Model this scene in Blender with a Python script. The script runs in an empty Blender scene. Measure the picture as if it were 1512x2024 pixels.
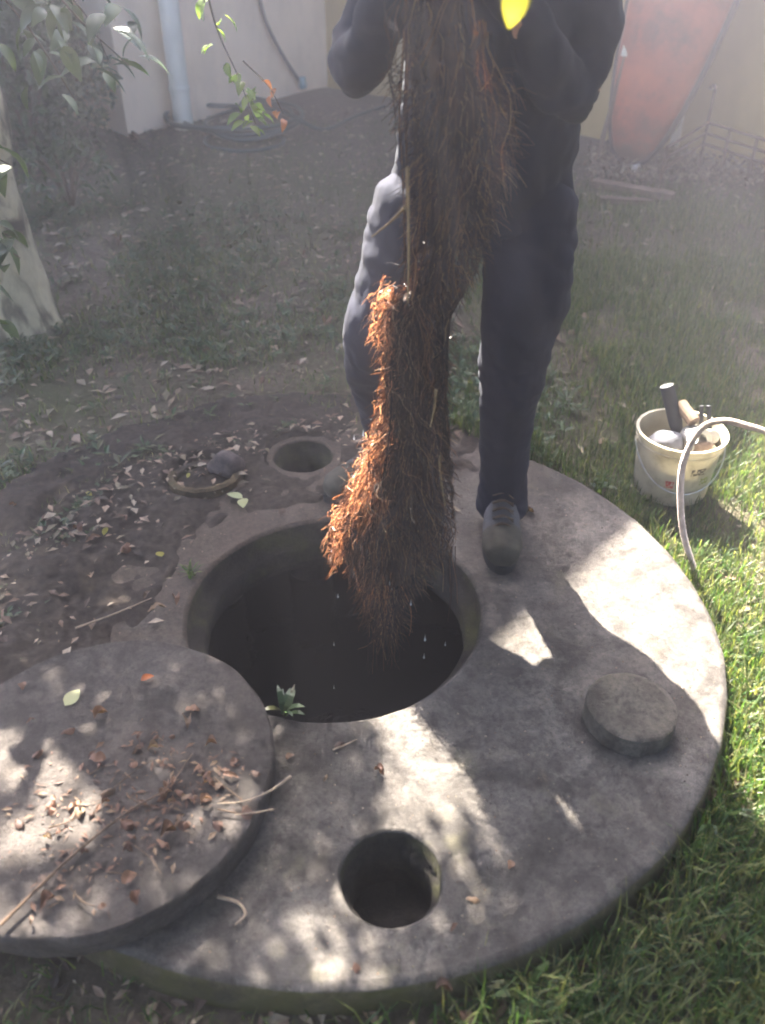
import bpy, bmesh, math, random
from mathutils import Vector, Matrix, noise
R = math.radians
random.seed(7)
scene = bpy.context.scene
COL = scene.collection

# ------------------------------------------------------------------ camera
PITCH = 36.0
CAM_H = 1.6
FPX = 1693.0                       # focal length in pixels of the 1512 x 2024 frame
cam_d = bpy.data.cameras.new('camera')
cam_d.sensor_fit = 'VERTICAL'
cam_d.sensor_height = 24.0
cam_d.lens = 24.0 * FPX / 2024.0
cam_d.clip_start = 0.02
cam_d.clip_end = 300.0
cam_d.dof.use_dof = True
cam_d.dof.focus_distance = 2.25
cam_d.dof.aperture_fstop = 1.7
cam = bpy.data.objects.new('camera', cam_d)
cam.location = (0, 0, CAM_H)
cam.rotation_euler = (R(90 - PITCH), 0, 0)
COL.objects.link(cam)
scene.camera = cam

# ------------------------------------------------------------------ sky and sun
SUN_AZ = 19.0      # degrees to the left of the viewing direction
SUN_EL = 48.0
S = Vector((-math.sin(R(SUN_AZ)) * math.cos(R(SUN_EL)), math.cos(R(SUN_AZ)) * math.cos(R(SUN_EL)), math.sin(R(SUN_EL))))
world = bpy.data.worlds.new('World')
scene.world = world
world.use_nodes = True
wn = world.node_tree
bg = wn.nodes['Background']
sky = wn.nodes.new('ShaderNodeTexSky')
sky.sky_type = 'NISHITA'
sky.sun_disc = False
sky.sun_elevation = R(SUN_EL)
sky.sun_rotation = R(-SUN_AZ)
wn.links.new(sky.outputs[0], bg.inputs[0])
bg.inputs[1].default_value = 0.05
sun_d = bpy.data.lights.new('sun', 'SUN')
sun_d.energy = 5.0
sun_d.angle = R(0.55)
sun_d.color = (1.0, 0.93, 0.82)
sun = bpy.data.objects.new('sun', sun_d)
sun.rotation_euler = S.to_track_quat('Z', 'Y').to_euler()
sun.location = S * 20
COL.objects.link(sun)

vs = scene.view_settings
vs.view_transform = 'Standard'
vs.look = 'None'
vs.exposure = 4.62
vs.gamma = 1.0
scene.render.engine = 'CYCLES'
cy = scene.cycles
cy.use_denoising = True
cy.max_bounces = 5
cy.diffuse_bounces = 3
cy.use_adaptive_sampling = True
cy.adaptive_threshold = 0.025
cy.volume_bounces = 0
cy.filter_width = 2.0
cy.sample_clamp_indirect = 4.0

# ------------------------------------------------------------------ materials
def mat(name, rough=0.8, spec=0.3):
    m = bpy.data.materials.new(name)
    m.use_nodes = True
    b = m.node_tree.nodes['Principled BSDF']
    b.inputs['Roughness'].default_value = rough
    b.inputs['Specular IOR Level'].default_value = spec
    return m, m.node_tree, b

def nnode(t, kind, **kw):
    n = t.nodes.new(kind)
    for k, v in kw.items():
        if k in n.inputs:
            n.inputs[k].default_value = v
        else:
            setattr(n, k, v)
    return n

def ramp(t, src, stops):
    r = t.nodes.new('ShaderNodeValToRGB')
    e = r.color_ramp.elements
    while len(e) < len(stops):
        e.new(0.5)
    for i, (p, c) in enumerate(stops):
        e[i].position = p
        e[i].color = (*c, 1) if len(c) == 3 else c
    t.links.new(src, r.inputs[0])
    return r.outputs[0]

def objcoord(t, scale=None):
    tc = t.nodes.new('ShaderNodeTexCoord')
    out = tc.outputs['Object']
    if scale:
        mp = t.nodes.new('ShaderNodeMapping')
        mp.inputs['Scale'].default_value = scale
        t.links.new(out, mp.inputs[0])
        out = mp.outputs[0]
    return out

def tnoise(t, scale, detail=6, rough=0.6, coord=None, dist=0.0):
    n = nnode(t, 'ShaderNodeTexNoise', Scale=scale, Detail=detail, Roughness=rough, Distortion=dist)
    t.links.new(coord if coord else objcoord(t), n.inputs['Vector'])
    return n.outputs['Fac']

def mixc(t, fac, a, b, mode='MIX'):
    m = t.nodes.new('ShaderNodeMix')
    m.data_type = 'RGBA'
    m.blend_type = mode
    for i, v in ((0, fac), (6, a), (7, b)):
        if isinstance(v, (int, float)):
            m.inputs[i].default_value = v
        elif isinstance(v, tuple):
            m.inputs[i].default_value = (*v, 1)
        else:
            t.links.new(v, m.inputs[i])
    return m.outputs[2]

def bump(t, b, src, strength=0.4, dist=0.01):
    n = t.nodes.new('ShaderNodeBump')
    n.inputs['Strength'].default_value = strength
    n.inputs['Distance'].default_value = dist
    t.links.new(src, n.inputs['Height'])
    t.links.new(n.outputs[0], b.inputs['Normal'])

def simple(name, col, rough=0.7, spec=0.3, var=0.25, scale=20.0, bmp=0.0, metal=0.0):
    m, t, b = mat(name, rough, spec)
    f = tnoise(t, scale)
    lo = tuple(c * (1 - var) for c in col)
    hi = tuple(min(1, c * (1 + var)) for c in col)
    t.links.new(ramp(t, f, [(0.3, lo), (0.7, hi)]), b.inputs['Base Color'])
    b.inputs['Metallic'].default_value = metal
    if bmp:
        bump(t, b, f, bmp, 0.004)
    return m

def mk_concrete(name, dark, mid, light, moss=0.0, mossc=(0.10, 0.10, 0.03), dirt=False):
    m, t, b = mat(name, 0.92, 0.2)
    big = tnoise(t, 2.6, 9, 0.68, dist=0.8)
    med = tnoise(t, 15, 8, 0.7, dist=0.4)
    fine = tnoise(t, 95, 6, 0.75)
    grain = tnoise(t, 300, 3, 0.7)
    c = ramp(t, big, [(0.30, dark), (0.5, mid), (0.70, light)])
    c = mixc(t, 0.75, c, ramp(t, med, [(0.33, (0.38, 0.35, 0.32)), (0.5, (0.95,) * 3), (0.67, (1.45, 1.40, 1.30))]), 'MULTIPLY')
    c = mixc(t, 0.8, c, ramp(t, fine, [(0.33, (0.33,) * 3), (0.48, (0.95,) * 3), (0.67, (1.45,) * 3)]), 'MULTIPLY')
    c = mixc(t, 0.6, c, ramp(t, grain, [(0.30, (0.65,) * 3), (0.6, (1.15,) * 3)]), 'MULTIPLY')
    st_ = tnoise(t, 5.5, 5, 0.55, dist=1.6)      # old damp stains
    c = mixc(t, ramp(t, st_, [(0.52, (0,) * 3), (0.60, (0.55,) * 3), (0.72, (0.2,) * 3)]), c, tuple(v * 0.55 for v in dark))
    if moss:
        mm = tnoise(t, 9, 8, 0.7)
        c = mixc(t, ramp(t, mm, [(0.62 - moss * 0.35, (0,) * 3), (0.8 - moss * 0.35, (1,) * 3)]), c, mossc)
    if dirt:      # soil trodden and washed over the back left of the slab
        sep = t.nodes.new('ShaderNodeVectorMath'); sep.operation = 'DOT_PRODUCT'
        t.links.new(objcoord(t), sep.inputs[0]); sep.inputs[1].default_value = (-0.80, 0.60, 0)
        ad = nnode(t, 'ShaderNodeMath', operation='MULTIPLY_ADD')
        t.links.new(tnoise(t, 4.0, 9, 0.72, dist=0.6), ad.inputs[0]); ad.inputs[1].default_value = 1.5
        t.links.new(sep.outputs['Value'], ad.inputs[2])
        k = ramp(t, ad.outputs[0], [(0.0, (0,) * 3), (1.0, (1,) * 3)])
        mr = nnode(t, 'ShaderNodeMapRange'); mr.inputs['From Min'].default_value = 1.72; mr.inputs['From Max'].default_value = 2.2
        t.links.new(ad.outputs[0], mr.inputs['Value'])
        c = mixc(t, mr.outputs[0], c, ramp(t, fine, [(0.3, (0.030, 0.022, 0.017)), (0.7, (0.10, 0.078, 0.060))]))
    t.links.new(c, b.inputs['Base Color'])
    mixh = mixc(t, 0.35, mixc(t, 0.4, fine, grain), med)
    bump(t, b, mixh, 0.8, 0.008)
    return m

M = {}
M['concrete'] = mk_concrete('concrete', (0.044, 0.039, 0.035), (0.078, 0.070, 0.063), (0.112, 0.102, 0.092), 0.12, (0.10, 0.09, 0.06), True)
M['concrete_lid'] = mk_concrete('concrete_lid', (0.033, 0.028, 0.025), (0.056, 0.048, 0.043), (0.084, 0.074, 0.067))
M['concrete_side'] = mk_concrete('concrete_side', (0.05, 0.043, 0.028), (0.085, 0.072, 0.04), (0.12, 0.10, 0.055), 0.6, (0.055, 0.052, 0.018))
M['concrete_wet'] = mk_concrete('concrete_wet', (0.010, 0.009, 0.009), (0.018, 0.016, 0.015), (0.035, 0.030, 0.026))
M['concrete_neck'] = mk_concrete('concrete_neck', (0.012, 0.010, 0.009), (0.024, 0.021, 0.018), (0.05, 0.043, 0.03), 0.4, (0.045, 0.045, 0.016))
M['plug'] = mk_concrete('plug', (0.065, 0.057, 0.046), (0.095, 0.084, 0.069), (0.13, 0.116, 0.096), 0.15, (0.07, 0.065, 0.04))

def mk_soil():
    m, t, b = mat('soil', 0.95, 0.1)
    big = tnoise(t, 1.3, 7, 0.65, dist=0.5)
    fine = tnoise(t, 45, 8, 0.75)
    c = ramp(t, fine, [(0.25, (0.035, 0.026, 0.020)), (0.5, (0.105, 0.080, 0.063)), (0.78, (0.22, 0.175, 0.14))])
    c = mixc(t, ramp(t, big, [(0.40, (0,) * 3), (0.66, (0.75,) * 3)]), c, (0.055, 0.065, 0.026))
    t.links.new(c, b.inputs['Base Color'])
    bump(t, b, fine, 0.9, 0.02)
    return m
M['soil'] = mk_soil()
M['humus'] = simple('humus', (0.034, 0.027, 0.022), 0.95, 0.1, 0.6, 55, 0.9)

def mk_leafy(name, cols, trans=0.35, rough=0.45, spec=0.35):
    """leaf material: colour changes from leaf to leaf, light passes through"""
    m, t, b = mat(name, rough, spec)
    g = t.nodes.new('ShaderNodeNewGeometry')
    oi = t.nodes.new('ShaderNodeObjectInfo')
    ad = nnode(t, 'ShaderNodeMath', operation='ADD')
    t.links.new(g.outputs['Random Per Island'], ad.inputs[0])
    t.links.new(oi.outputs['Random'], ad.inputs[1])
    fr = nnode(t, 'ShaderNodeMath', operation='FRACT')
    t.links.new(ad.outputs[0], fr.inputs[0])
    n = len(cols)
    c = ramp(t, fr.outputs[0], [((i + 0.5) / n, cc) for i, cc in enumerate(cols)])
    f = tnoise(t, 60, 3)
    c = mixc(t, 0.5, c, ramp(t, f, [(0.3, (0.6,) * 3), (0.7, (1.2,) * 3)]), 'MULTIPLY')
    t.links.new(c, b.inputs['Base Color'])
    if trans:
        tr = t.nodes.new('ShaderNodeBsdfTranslucent')
        t.links.new(mixc(t, 1.0, c, (1.5, 1.5, 0.7), 'MULTIPLY'), tr.inputs[0])
        mx = t.nodes.new('ShaderNodeMixShader')
        mx.inputs[0].default_value = trans
        t.links.new(b.outputs[0], mx.inputs[1])
        t.links.new(tr.outputs[0], mx.inputs[2])
        t.links.new(mx.outputs[0], t.nodes['Material Output'].inputs[0])
    return m
M['grass'] = mk_leafy('grass', [(0.026, 0.060, 0.015), (0.046, 0.10, 0.02), (0.08, 0.13, 0.03), (0.20, 0.185, 0.09), (0.036, 0.078, 0.026), (0.12, 0.135, 0.045)], 0.5)
M['weed'] = mk_leafy('weed', [(0.022, 0.052, 0.018), (0.034, 0.07, 0.022), (0.05, 0.08, 0.026), (0.07, 0.07, 0.03)], 0.3)
M['foliage'] = mk_leafy('foliage', [(0.03, 0.055, 0.018), (0.045, 0.08, 0.022), (0.06, 0.095, 0.03), (0.035, 0.06, 0.03)], 0.2)
M['foliage_green'] = mk_leafy('foliage_green', [(0.10, 0.17, 0.03), (0.13, 0.21, 0.035), (0.16, 0.22, 0.05)], 0.55)
M['leaf_yellow'] = mk_leafy('leaf_yellow', [(0.24, 0.22, 0.03), (0.28, 0.25, 0.045)], 0.4)
M['leaf_orange'] = mk_leafy('leaf_orange', [(0.36, 0.10, 0.03), (0.42, 0.15, 0.05)], 0.45)
M['dry_leaf'] = mk_leafy('dry_leaf', [(0.075, 0.034, 0.020), (0.11, 0.052, 0.030), (0.16, 0.085, 0.05), (0.045, 0.022, 0.015), (0.17, 0.11, 0.065)], 0.2, 0.6)
M['litter'] = mk_leafy('litter', [(0.05, 0.030, 0.02), (0.14, 0.085, 0.055), (0.24, 0.17, 0.12), (0.03, 0.02, 0.015), (0.12, 0.10, 0.06), (0.30, 0.24, 0.18)], 0.1, 0.7)
M['leaf_pale'] = mk_leafy('leaf_pale', [(0.33, 0.36, 0.20), (0.38, 0.38, 0.2)], 0.3)

def mk_bark():
    m, t, b = mat('bark', 0.85, 0.2)
    co = objcoord(t, (1, 1, 0.45))
    f = tnoise(t, 9, 6, 0.55, co, 0.8)
    g = tnoise(t, 60, 5, 0.7, co)
    c = ramp(t, f, [(0.36, (0.05, 0.044, 0.034)), (0.46, (0.17, 0.15, 0.10)), (0.54, (0.38, 0.34, 0.23)), (0.66, (0.46, 0.42, 0.29)), (0.78, (0.26, 0.19, 0.11))])
    c = mixc(t, 0.4, c, ramp(t, g, [(0.3, (0.55,) * 3), (0.7, (1.15,) * 3)]), 'MULTIPLY')
    t.links.new(c, b.inputs['Base Color'])
    bump(t, b, g, 0.5, 0.006)
    return m
M['bark'] = mk_bark()
M['twig'] = simple('twig', (0.09, 0.06, 0.04), 0.85, 0.2, 0.4, 60)
M['twig_pale'] = simple('twig_pale', (0.26, 0.20, 0.14), 0.8, 0.2, 0.4, 60)

def mk_wall(name, col):
    m, t, b = mat(name, 0.85, 0.2)
    f = tnoise(t, 2.2, 8, 0.65, objcoord(t, (1, 1, 0.5)))
    g = tnoise(t, 120, 4, 0.6)
    c = ramp(t, f, [(0.3, tuple(v * 0.72 for v in col)), (0.55, col), (0.75, tuple(v * 1.08 for v in col))])
    t.links.new(c, b.inputs['Base Color'])
    bump(t, b, g, 0.25, 0.003)
    return m
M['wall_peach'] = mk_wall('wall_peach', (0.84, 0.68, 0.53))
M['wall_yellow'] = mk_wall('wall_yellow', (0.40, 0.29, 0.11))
M['pvc'] = simple('pvc', (0.66, 0.67, 0.62), 0.45, 0.4, 0.1, 6)
M['roof'] = simple('roof', (0.18, 0.10, 0.08), 0.7, 0.3, 0.3, 8)
M['fascia'] = simple('fascia', (0.55, 0.52, 0.45), 0.6, 0.3, 0.1, 5)

def mk_cloth(name, a, bcol):
    m, t, b = mat(name, 0.88, 0.15)
    f = tnoise(t, 7, 6, 0.6)
    w = tnoise(t, 420, 2, 0.5)
    c = ramp(t, f, [(0.3, a), (0.7, bcol)])
    t.links.new(c, b.inputs['Base Color'])
    b.inputs['Sheen Weight'].default_value = 0.03
    bump(t, b, w, 0.3, 0.001)
    return m
M['trousers'] = mk_cloth('trousers', (0.011, 0.012, 0.020), (0.022, 0.023, 0.037))
M['shirt'] = mk_cloth('shirt', (0.012, 0.013, 0.020), (0.020, 0.022, 0.034))
M['skin'] = simple('skin', (0.45, 0.26, 0.18), 0.5, 0.4, 0.1, 15)
M['hair'] = simple('hair', (0.05, 0.035, 0.025), 0.6, 0.3, 0.3, 80)
M['boot'] = simple('boot', (0.060, 0.060, 0.066), 0.75, 0.3, 0.45, 22, 0.3)
M['boot_cap'] = simple('boot_cap', (0.055, 0.050, 0.038), 0.8, 0.2, 0.4, 25, 0.3)
M['rubber'] = simple('rubber', (0.02, 0.02, 0.02), 0.8, 0.3, 0.3, 40)

def mk_root(name, stops, tint):
    m, t, b = mat(name, 0.36, 0.5)
    g = t.nodes.new('ShaderNodeNewGeometry')
    c = ramp(t, g.outputs['Random Per Island'], stops)
    t.links.new(c, b.inputs['Base Color'])
    tr = t.nodes.new('ShaderNodeBsdfTranslucent')
    t.links.new(mixc(t, 1.0, c, tint, 'MULTIPLY'), tr.inputs[0])
    mx = t.nodes.new('ShaderNodeMixShader')
    mx.inputs[0].default_value = 0.5
    t.links.new(b.outputs[0], mx.inputs[1])
    t.links.new(tr.outputs[0], mx.inputs[2])
    t.links.new(mx.outputs[0], t.nodes['Material Output'].inputs[0])
    return m
M['root'] = mk_root('root', [(0.05, (0.014, 0.009, 0.007)), (0.35, (0.032, 0.020, 0.014)), (0.65, (0.068, 0.041, 0.025)), (0.88, (0.15, 0.088, 0.05)), (0.98, (0.26, 0.20, 0.125))], (2.2, 1.6, 1.2))
M['root_sunlit'] = mk_root('root_sunlit', [(0.1, (0.32, 0.15, 0.075)), (0.5, (0.50, 0.245, 0.125)), (0.9, (0.62, 0.37, 0.21))], (1.3, 1.0, 0.8))  # brighter orange than the other roots: sunlight on the rim put into the colour
M['root_pale'] = simple('root_pale', (0.20, 0.14, 0.07), 0.6, 0.3, 0.4, 40)
M['root_core'] = simple('root_core', (0.045, 0.024, 0.015), 0.7, 0.4, 0.6, 45, 0.8)

def mk_bucket():
    m, t, b = mat('bucket_plastic', 0.4, 0.45)
    f = tnoise(t, 14, 7, 0.65)
    c = ramp(t, f, [(0.3, (0.30, 0.26, 0.17)), (0.5, (0.50, 0.45, 0.33)), (0.7, (0.58, 0.53, 0.41))])
    t.links.new(c, b.inputs['Base Color'])
    tr = t.nodes.new('ShaderNodeBsdfTranslucent')
    t.links.new(c, tr.inputs[0])
    mx = t.nodes.new('ShaderNodeMixShader')
    mx.inputs[0].default_value = 0.3
    t.links.new(b.outputs[0], mx.inputs[1])
    t.links.new(tr.outputs[0], mx.inputs[2])
    t.links.new(mx.outputs[0], t.nodes['Material Output'].inputs[0])
    return m
M['bucket'] = mk_bucket()
M['steel'] = simple('steel', (0.55, 0.46, 0.40), 0.5, 0.5, 0.3, 40, 0, 0.35)
M['wire'] = simple('wire', (0.55, 0.55, 0.53), 0.35, 0.5, 0.2, 30, 0, 0.8)
M['black_tool'] = simple('black_tool', (0.03, 0.03, 0.032), 0.55, 0.4, 0.3, 30)
M['grey_rag'] = simple('grey_rag', (0.11, 0.11, 0.12), 0.9, 0.1, 0.3, 20)
M['white_plastic'] = simple('white_plastic', (0.38, 0.36, 0.32), 0.4, 0.4, 0.1, 20)
M['tan_wood'] = simple('tan_wood', (0.15, 0.105, 0.07), 0.7, 0.2, 0.3, 25)
M['red_print'] = simple('red_print', (0.42, 0.05, 0.03), 0.5, 0.3, 0.4, 50)
M['dark_print'] = simple('dark_print', (0.05, 0.04, 0.03), 0.5, 0.3, 0.4, 50)
M['green_print'] = simple('green_print', (0.25, 0.27, 0.05), 0.5, 0.3, 0.4, 50)
M['hose'] = simple('hose', (0.009, 0.036, 0.034), 0.45, 0.45, 0.3, 10)
M['cable_dark'] = simple('cable_dark', (0.05, 0.055, 0.075), 0.5, 0.4, 0.2, 10)
M['fitting'] = simple('fitting', (0.12, 0.28, 0.33), 0.45, 0.4, 0.2, 20)

def mk_kayak():
    m, t, b = mat('kayak_plastic', 0.45, 0.4)
    f = tnoise(t, 3.0, 7, 0.65)
    c = ramp(t, f, [(0.32, (0.07, 0.03, 0.022)), (0.47, (0.28, 0.060, 0.026)), (0.72, (0.44, 0.095, 0.034))])
    sx_ = t.nodes.new('ShaderNodeSeparateXYZ')
    t.links.new(objcoord(t), sx_.inputs[0])
    ad = nnode(t, 'ShaderNodeMath', operation='MULTIPLY_ADD')
    t.links.new(tnoise(t, 7, 6, 0.7), ad.inputs[0]); ad.inputs[1].default_value = -0.9
    t.links.new(sx_.outputs['Z'], ad.inputs[2])
    mr = nnode(t, 'ShaderNodeMapRange'); mr.inputs['From Min'].default_value = -0.12; mr.inputs['From Max'].default_value = 0.22
    mr.inputs['To Min'].default_value = 0.92; mr.inputs['To Max'].default_value = 0.0
    t.links.new(ad.outputs[0], mr.inputs['Value'])
    c = mixc(t, mr.outputs[0], c, (0.055, 0.036, 0.028))      # mud splashed up the end it stands on
    t.links.new(c, b.inputs['Base Color'])
    return m
M['kayak'] = mk_kayak()
M['kayak_edge'] = simple('kayak_edge', (0.045, 0.03, 0.03), 0.7, 0.3, 0.3, 12)
M['oar'] = simple('oar', (0.50, 0.48, 0.40), 0.6, 0.3, 0.2, 14)
M['rust'] = simple('rust', (0.09, 0.05, 0.035), 0.8, 0.3, 0.4, 30, 0.2, 0.3)
M['timber'] = simple('timber', (0.13, 0.09, 0.065), 0.85, 0.2, 0.4, 18, 0.3)
M['stone'] = mk_concrete('stone', (0.06, 0.048, 0.044), (0.095, 0.077, 0.072), (0.13, 0.11, 0.105))
M['white_stone'] = simple('white_stone', (0.6, 0.58, 0.55), 0.8, 0.2, 0.1, 20)
M['clay'] = mk_concrete('clay', (0.05, 0.036, 0.02), (0.085, 0.062, 0.034), (0.12, 0.092, 0.045), 0.3, (0.045, 0.045, 0.018))

def mk_water():
    m, t, b = mat('water', 0.03, 0.5)
    b.inputs['Base Color'].default_value = (0.006, 0.006, 0.007, 1)
    b.inputs['IOR'].default_value = 1.33
    bump(t, b, tnoise(t, 18, 3, 0.5), 0.22, 0.01)
    return m
M['water'] = mk_water()

def mk_drop():
    m, t, b = mat('drop', 0.02, 0.5)
    b.inputs['Base Color'].default_value = (0.95, 0.97, 1, 1)  # near white: the bright glint of the drops is put into the colour
    b.inputs['IOR'].default_value = 1.33
    b.inputs['Transmission Weight'].default_value = 0.25
    return m
M['drop'] = mk_drop()

# ------------------------------------------------------------------ helpers
def at(px, py, Y):
    """point on the line of sight through a photograph pixel, at distance Y in front of the camera"""
    t = R(PITCH)
    x = (px - 756) / FPX
    v = -(py - 1012) / FPX
    d = Vector((x, math.cos(t) + v * math.sin(t), -math.sin(t) + v * math.cos(t)))
    return Vector((0, 0, CAM_H)) + d * (Y / d.y)

def ground_at(px, py, z=0.0):
    a = at(px, py, 1.0) - Vector((0, 0, CAM_H))
    return Vector((0, 0, CAM_H)) + a * ((z - CAM_H) / a.z)

def sstep(a, b, x):
    t = max(0.0, min(1.0, (x - a) / (b - a)))
    return t * t * (3 - 2 * t)

def lerp(a, b, t):
    return a + (b - a) * t

def tag(o, label=None, cat=None, group=None, kind=None):
    if label: o['label'] = label
    if cat: o['category'] = cat
    if group: o['group'] = group
    if kind: o['kind'] = kind
    return o

def link(name, me, m=None, parent=None, loc=None):
    o = bpy.data.objects.new(name, me)
    COL.objects.link(o)
    if m is not None and me is not None and not me.materials:
        for mm in (m if isinstance(m, (list, tuple)) else [m]):
            me.materials.append(mm)
    if parent is not None:
        o.parent = parent
        o.matrix_parent_inverse = Matrix.Translation(-parent.location) if parent.rotation_euler.to_quaternion().angle == 0 else Matrix()
    if loc is not None:
        o.location = loc
    return o

def empty(name, loc=(0, 0, 0)):
    o = bpy.data.objects.new(name, None)
    o.location = loc
    o.empty_display_size = 0.1
    COL.objects.link(o)
    return o

def rvec():
    while True:
        v = Vector((random.uniform(-1, 1), random.uniform(-1, 1), random.uniform(-1, 1)))
        if 0.01 < v.length < 1: return v

class MB:
    """collects faces in world coordinates"""
    def __init__(s):
        s.v, s.f, s.mi, s.cur = [], [], [], 0
    def add(s, vs, fs):
        b = len(s.v)
        s.v.extend(tuple(p) for p in vs)
        s.f.extend(tuple(b + i for i in q) for q in fs)
        s.mi.extend([s.cur] * len(fs))
    def mesh(s, name, smooth=False, origin=None):
        me = bpy.data.meshes.new(name)
        if origin is not None:
            ox, oy, oz = origin
            s.v = [(p[0] - ox, p[1] - oy, p[2] - oz) for p in s.v]
        me.from_pydata(s.v, [], s.f)
        if any(s.mi):
            me.polygons.foreach_set('material_index', s.mi)
        if smooth:
            me.polygons.foreach_set('use_smooth', [True] * len(s.f))
        me.update()
        return me
    def build(s, name, m, parent=None, smooth=False):
        me = s.mesh(name, smooth)
        if smooth and len(me.polygons) < 30000:
            me.set_sharp_from_angle(angle=R(42))
        return link(name, me, m, parent)
    # shapes
    def box(s, c, size, rot=None):
        hx, hy, hz = [q / 2 for q in size]
        vs = [Vector((x, y, z)) for z in (-hz, hz) for y in (-hy, hy) for x in (-hx, hx)]
        if rot is not None:
            vs = [rot @ p for p in vs]
        c = Vector(c)
        s.add([p + c for p in vs], [(0, 2, 3, 1), (4, 5, 7, 6), (0, 1, 5, 4), (2, 6, 7, 3), (0, 4, 6, 2), (1, 3, 7, 5)])
        return s
    def tube(s, pts, rad, n=8, caps=True):
        pts = [Vector(p) for p in pts]
        rs = rad if isinstance(rad, (list, tuple)) else [rad] * len(pts)
        vs, fs = [], []
        up = None
        for i, p in enumerate(pts):
            d = (pts[min(i + 1, len(pts) - 1)] - pts[max(i - 1, 0)])
            if d.length < 1e-9: d = Vector((0, 0, 1))
            d.normalize()
            if up is None:
                up = d.orthogonal().normalized()
            up = (up - d * up.dot(d))
            up = up.normalized() if up.length > 1e-6 else d.orthogonal().normalized()
            w = d.cross(up)
            for k in range(n):
                a = 2 * math.pi * k / n
                vs.append(p + (up * math.cos(a) + w * math.sin(a)) * rs[i])
        for i in range(len(pts) - 1):
            for k in range(n):
                a, b = i * n + k, i * n + (k + 1) % n
                fs.append((a, b, b + n, a + n))
        if caps:
            fs.append(tuple(range(n - 1, -1, -1)))
            fs.append(tuple((len(pts) - 1) * n + k for k in range(n)))
        s.add(vs, fs)
        return s
    def ribbon(s, pts, rad):
        pts = [Vector(p) for p in pts]
        side = rvec().normalized()
        vs = []
        for i, p in enumerate(pts):
            d = pts[min(i + 1, len(pts) - 1)] - pts[max(i - 1, 0)]
            w = d.cross(side)
            w = w.normalized() if w.length > 1e-6 else d.orthogonal().normalized()
            vs += [p - w * rad[i], p + w * rad[i]]
        s.add(vs, [(2 * i, 2 * i + 1, 2 * i + 3, 2 * i + 2) for i in range(len(pts) - 1)])
    def lathe(s, prof, n=48, c=(0, 0, 0), jit=0.0, seed=0, closed=False):
        """profile of (r, z) turned round a vertical axis"""
        vs, fs = [], []
        m = len(prof)
        for i, (r, z) in enumerate(prof):
            for k in range(n):
                a = 2 * math.pi * k / n
                q = r
                if jit:
                    q = r + jit * (noise.noise(Vector((math.cos(a) * 3 + seed, math.sin(a) * 3, z * 8))) + 0.6 * noise.noise(Vector((math.cos(a) * 11 + seed, math.sin(a) * 11, z * 20))))
                vs.append((c[0] + q * math.cos(a), c[1] + q * math.sin(a), c[2] + z))
        for i in range(m - 1 + (1 if closed else 0)):
            j = (i + 1) % m
            for k in range(n):
                k2 = (k + 1) % n
                fs.append((i * n + k, i * n + k2, j * n + k2, j * n + k))
        s.add(vs, fs)
        return s
    def disc(s, c, r, z, n=48, up=True):
        vs = [(c[0] + r * math.cos(2 * math.pi * k / n), c[1] + r * math.sin(2 * math.pi * k / n), z) for k in range(n)]
        s.add(vs, [tuple(range(n)) if up else tuple(range(n - 1, -1, -1))])
        return s

def spline(pts, n=8):
    """Catmull-Rom through points"""
    P = [Vector(p) for p in pts]
    P = [P[0] * 2 - P[1]] + P + [P[-1] * 2 - P[-2]]
    out = []
    for i in range(1, len(P) - 2):
        for k in range(n):
            t = k / n
            a, b, c, d = P[i - 1], P[i], P[i + 1], P[i + 2]
            out.append(0.5 * ((2 * b) + (c - a) * t + (2 * a - 5 * b + 4 * c - d) * t * t + (3 * b - a - 3 * c + d) * t ** 3))
    out.append(P[-2])
    return out

# ------------------------------------------------------------------ places
TC = Vector((-0.103, 1.612))      # centre of the tank
TR = 0.935
TOPZ = 0.12
OPEN_R = 0.372
OC = Vector((-0.122, 1.628))      # centre of the manhole
HOLES = {'front': (0.016, 0.888), 'back': (-0.256, 2.348), 'left': (-0.552, 2.212)}
PLUG = (0.540, 1.256)
HOLE_R = 0.095

def gz(x, y):
    dx, dy = x - TC.x, y - TC.y
    d = math.hypot(dx, dy) + 1e-6
    u = (dx * -0.6 + dy * 0.8) / d
    fill = 0.035 + 0.075 * sstep(-0.35, 0.5, u)
    rise = 0.32 * sstep(2.2, 7.6, y) * 1.05
    return fill + rise + 0.018 * noise.noise(Vector((x * 2.2, y * 2.2, 0))) + 0.008 * noise.noise(Vector((x * 9, y * 9, 3)))

# ------------------------------------------------------------------ ground
def axis(lo, hi, step, far):
    a = [lo + i * step for i in range(int(round((hi - lo) / step)) + 1)]
    out, q, st = [], lo, step
    while q > -far:
        st *= 1.6
        q -= st
        out.insert(0, q)
    b, q, st = [], hi, step
    while q < far:
        st *= 1.6
        q += st
        b.append(q)
    return out + a + b
xs = axis(-4.5, 4.5, 0.07, 35)
ys = axis(-0.6, 8.0, 0.07, 35)
g = MB()
nx = len(xs)
vv = [(x, y, gz(x, y) if -8 < y < 14 else gz(x, 14 if y > 14 else -8)) for y in ys for x in xs]
ff = []
for j in range(len(ys) - 1):
    for i in range(nx - 1):
        cx_, cy_ = (xs[i] + xs[i + 1]) / 2, (ys[j] + ys[j + 1]) / 2
        if math.hypot(cx_ - TC.x, cy_ - TC.y) < TR - 0.045:
            continue
        ff.append((j * nx + i, j * nx + i + 1, (j + 1) * nx + i + 1, (j + 1) * nx + i))
g.add(vv, ff)
tag(g.build('ground', M['soil'], None, True), kind='structure')

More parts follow.
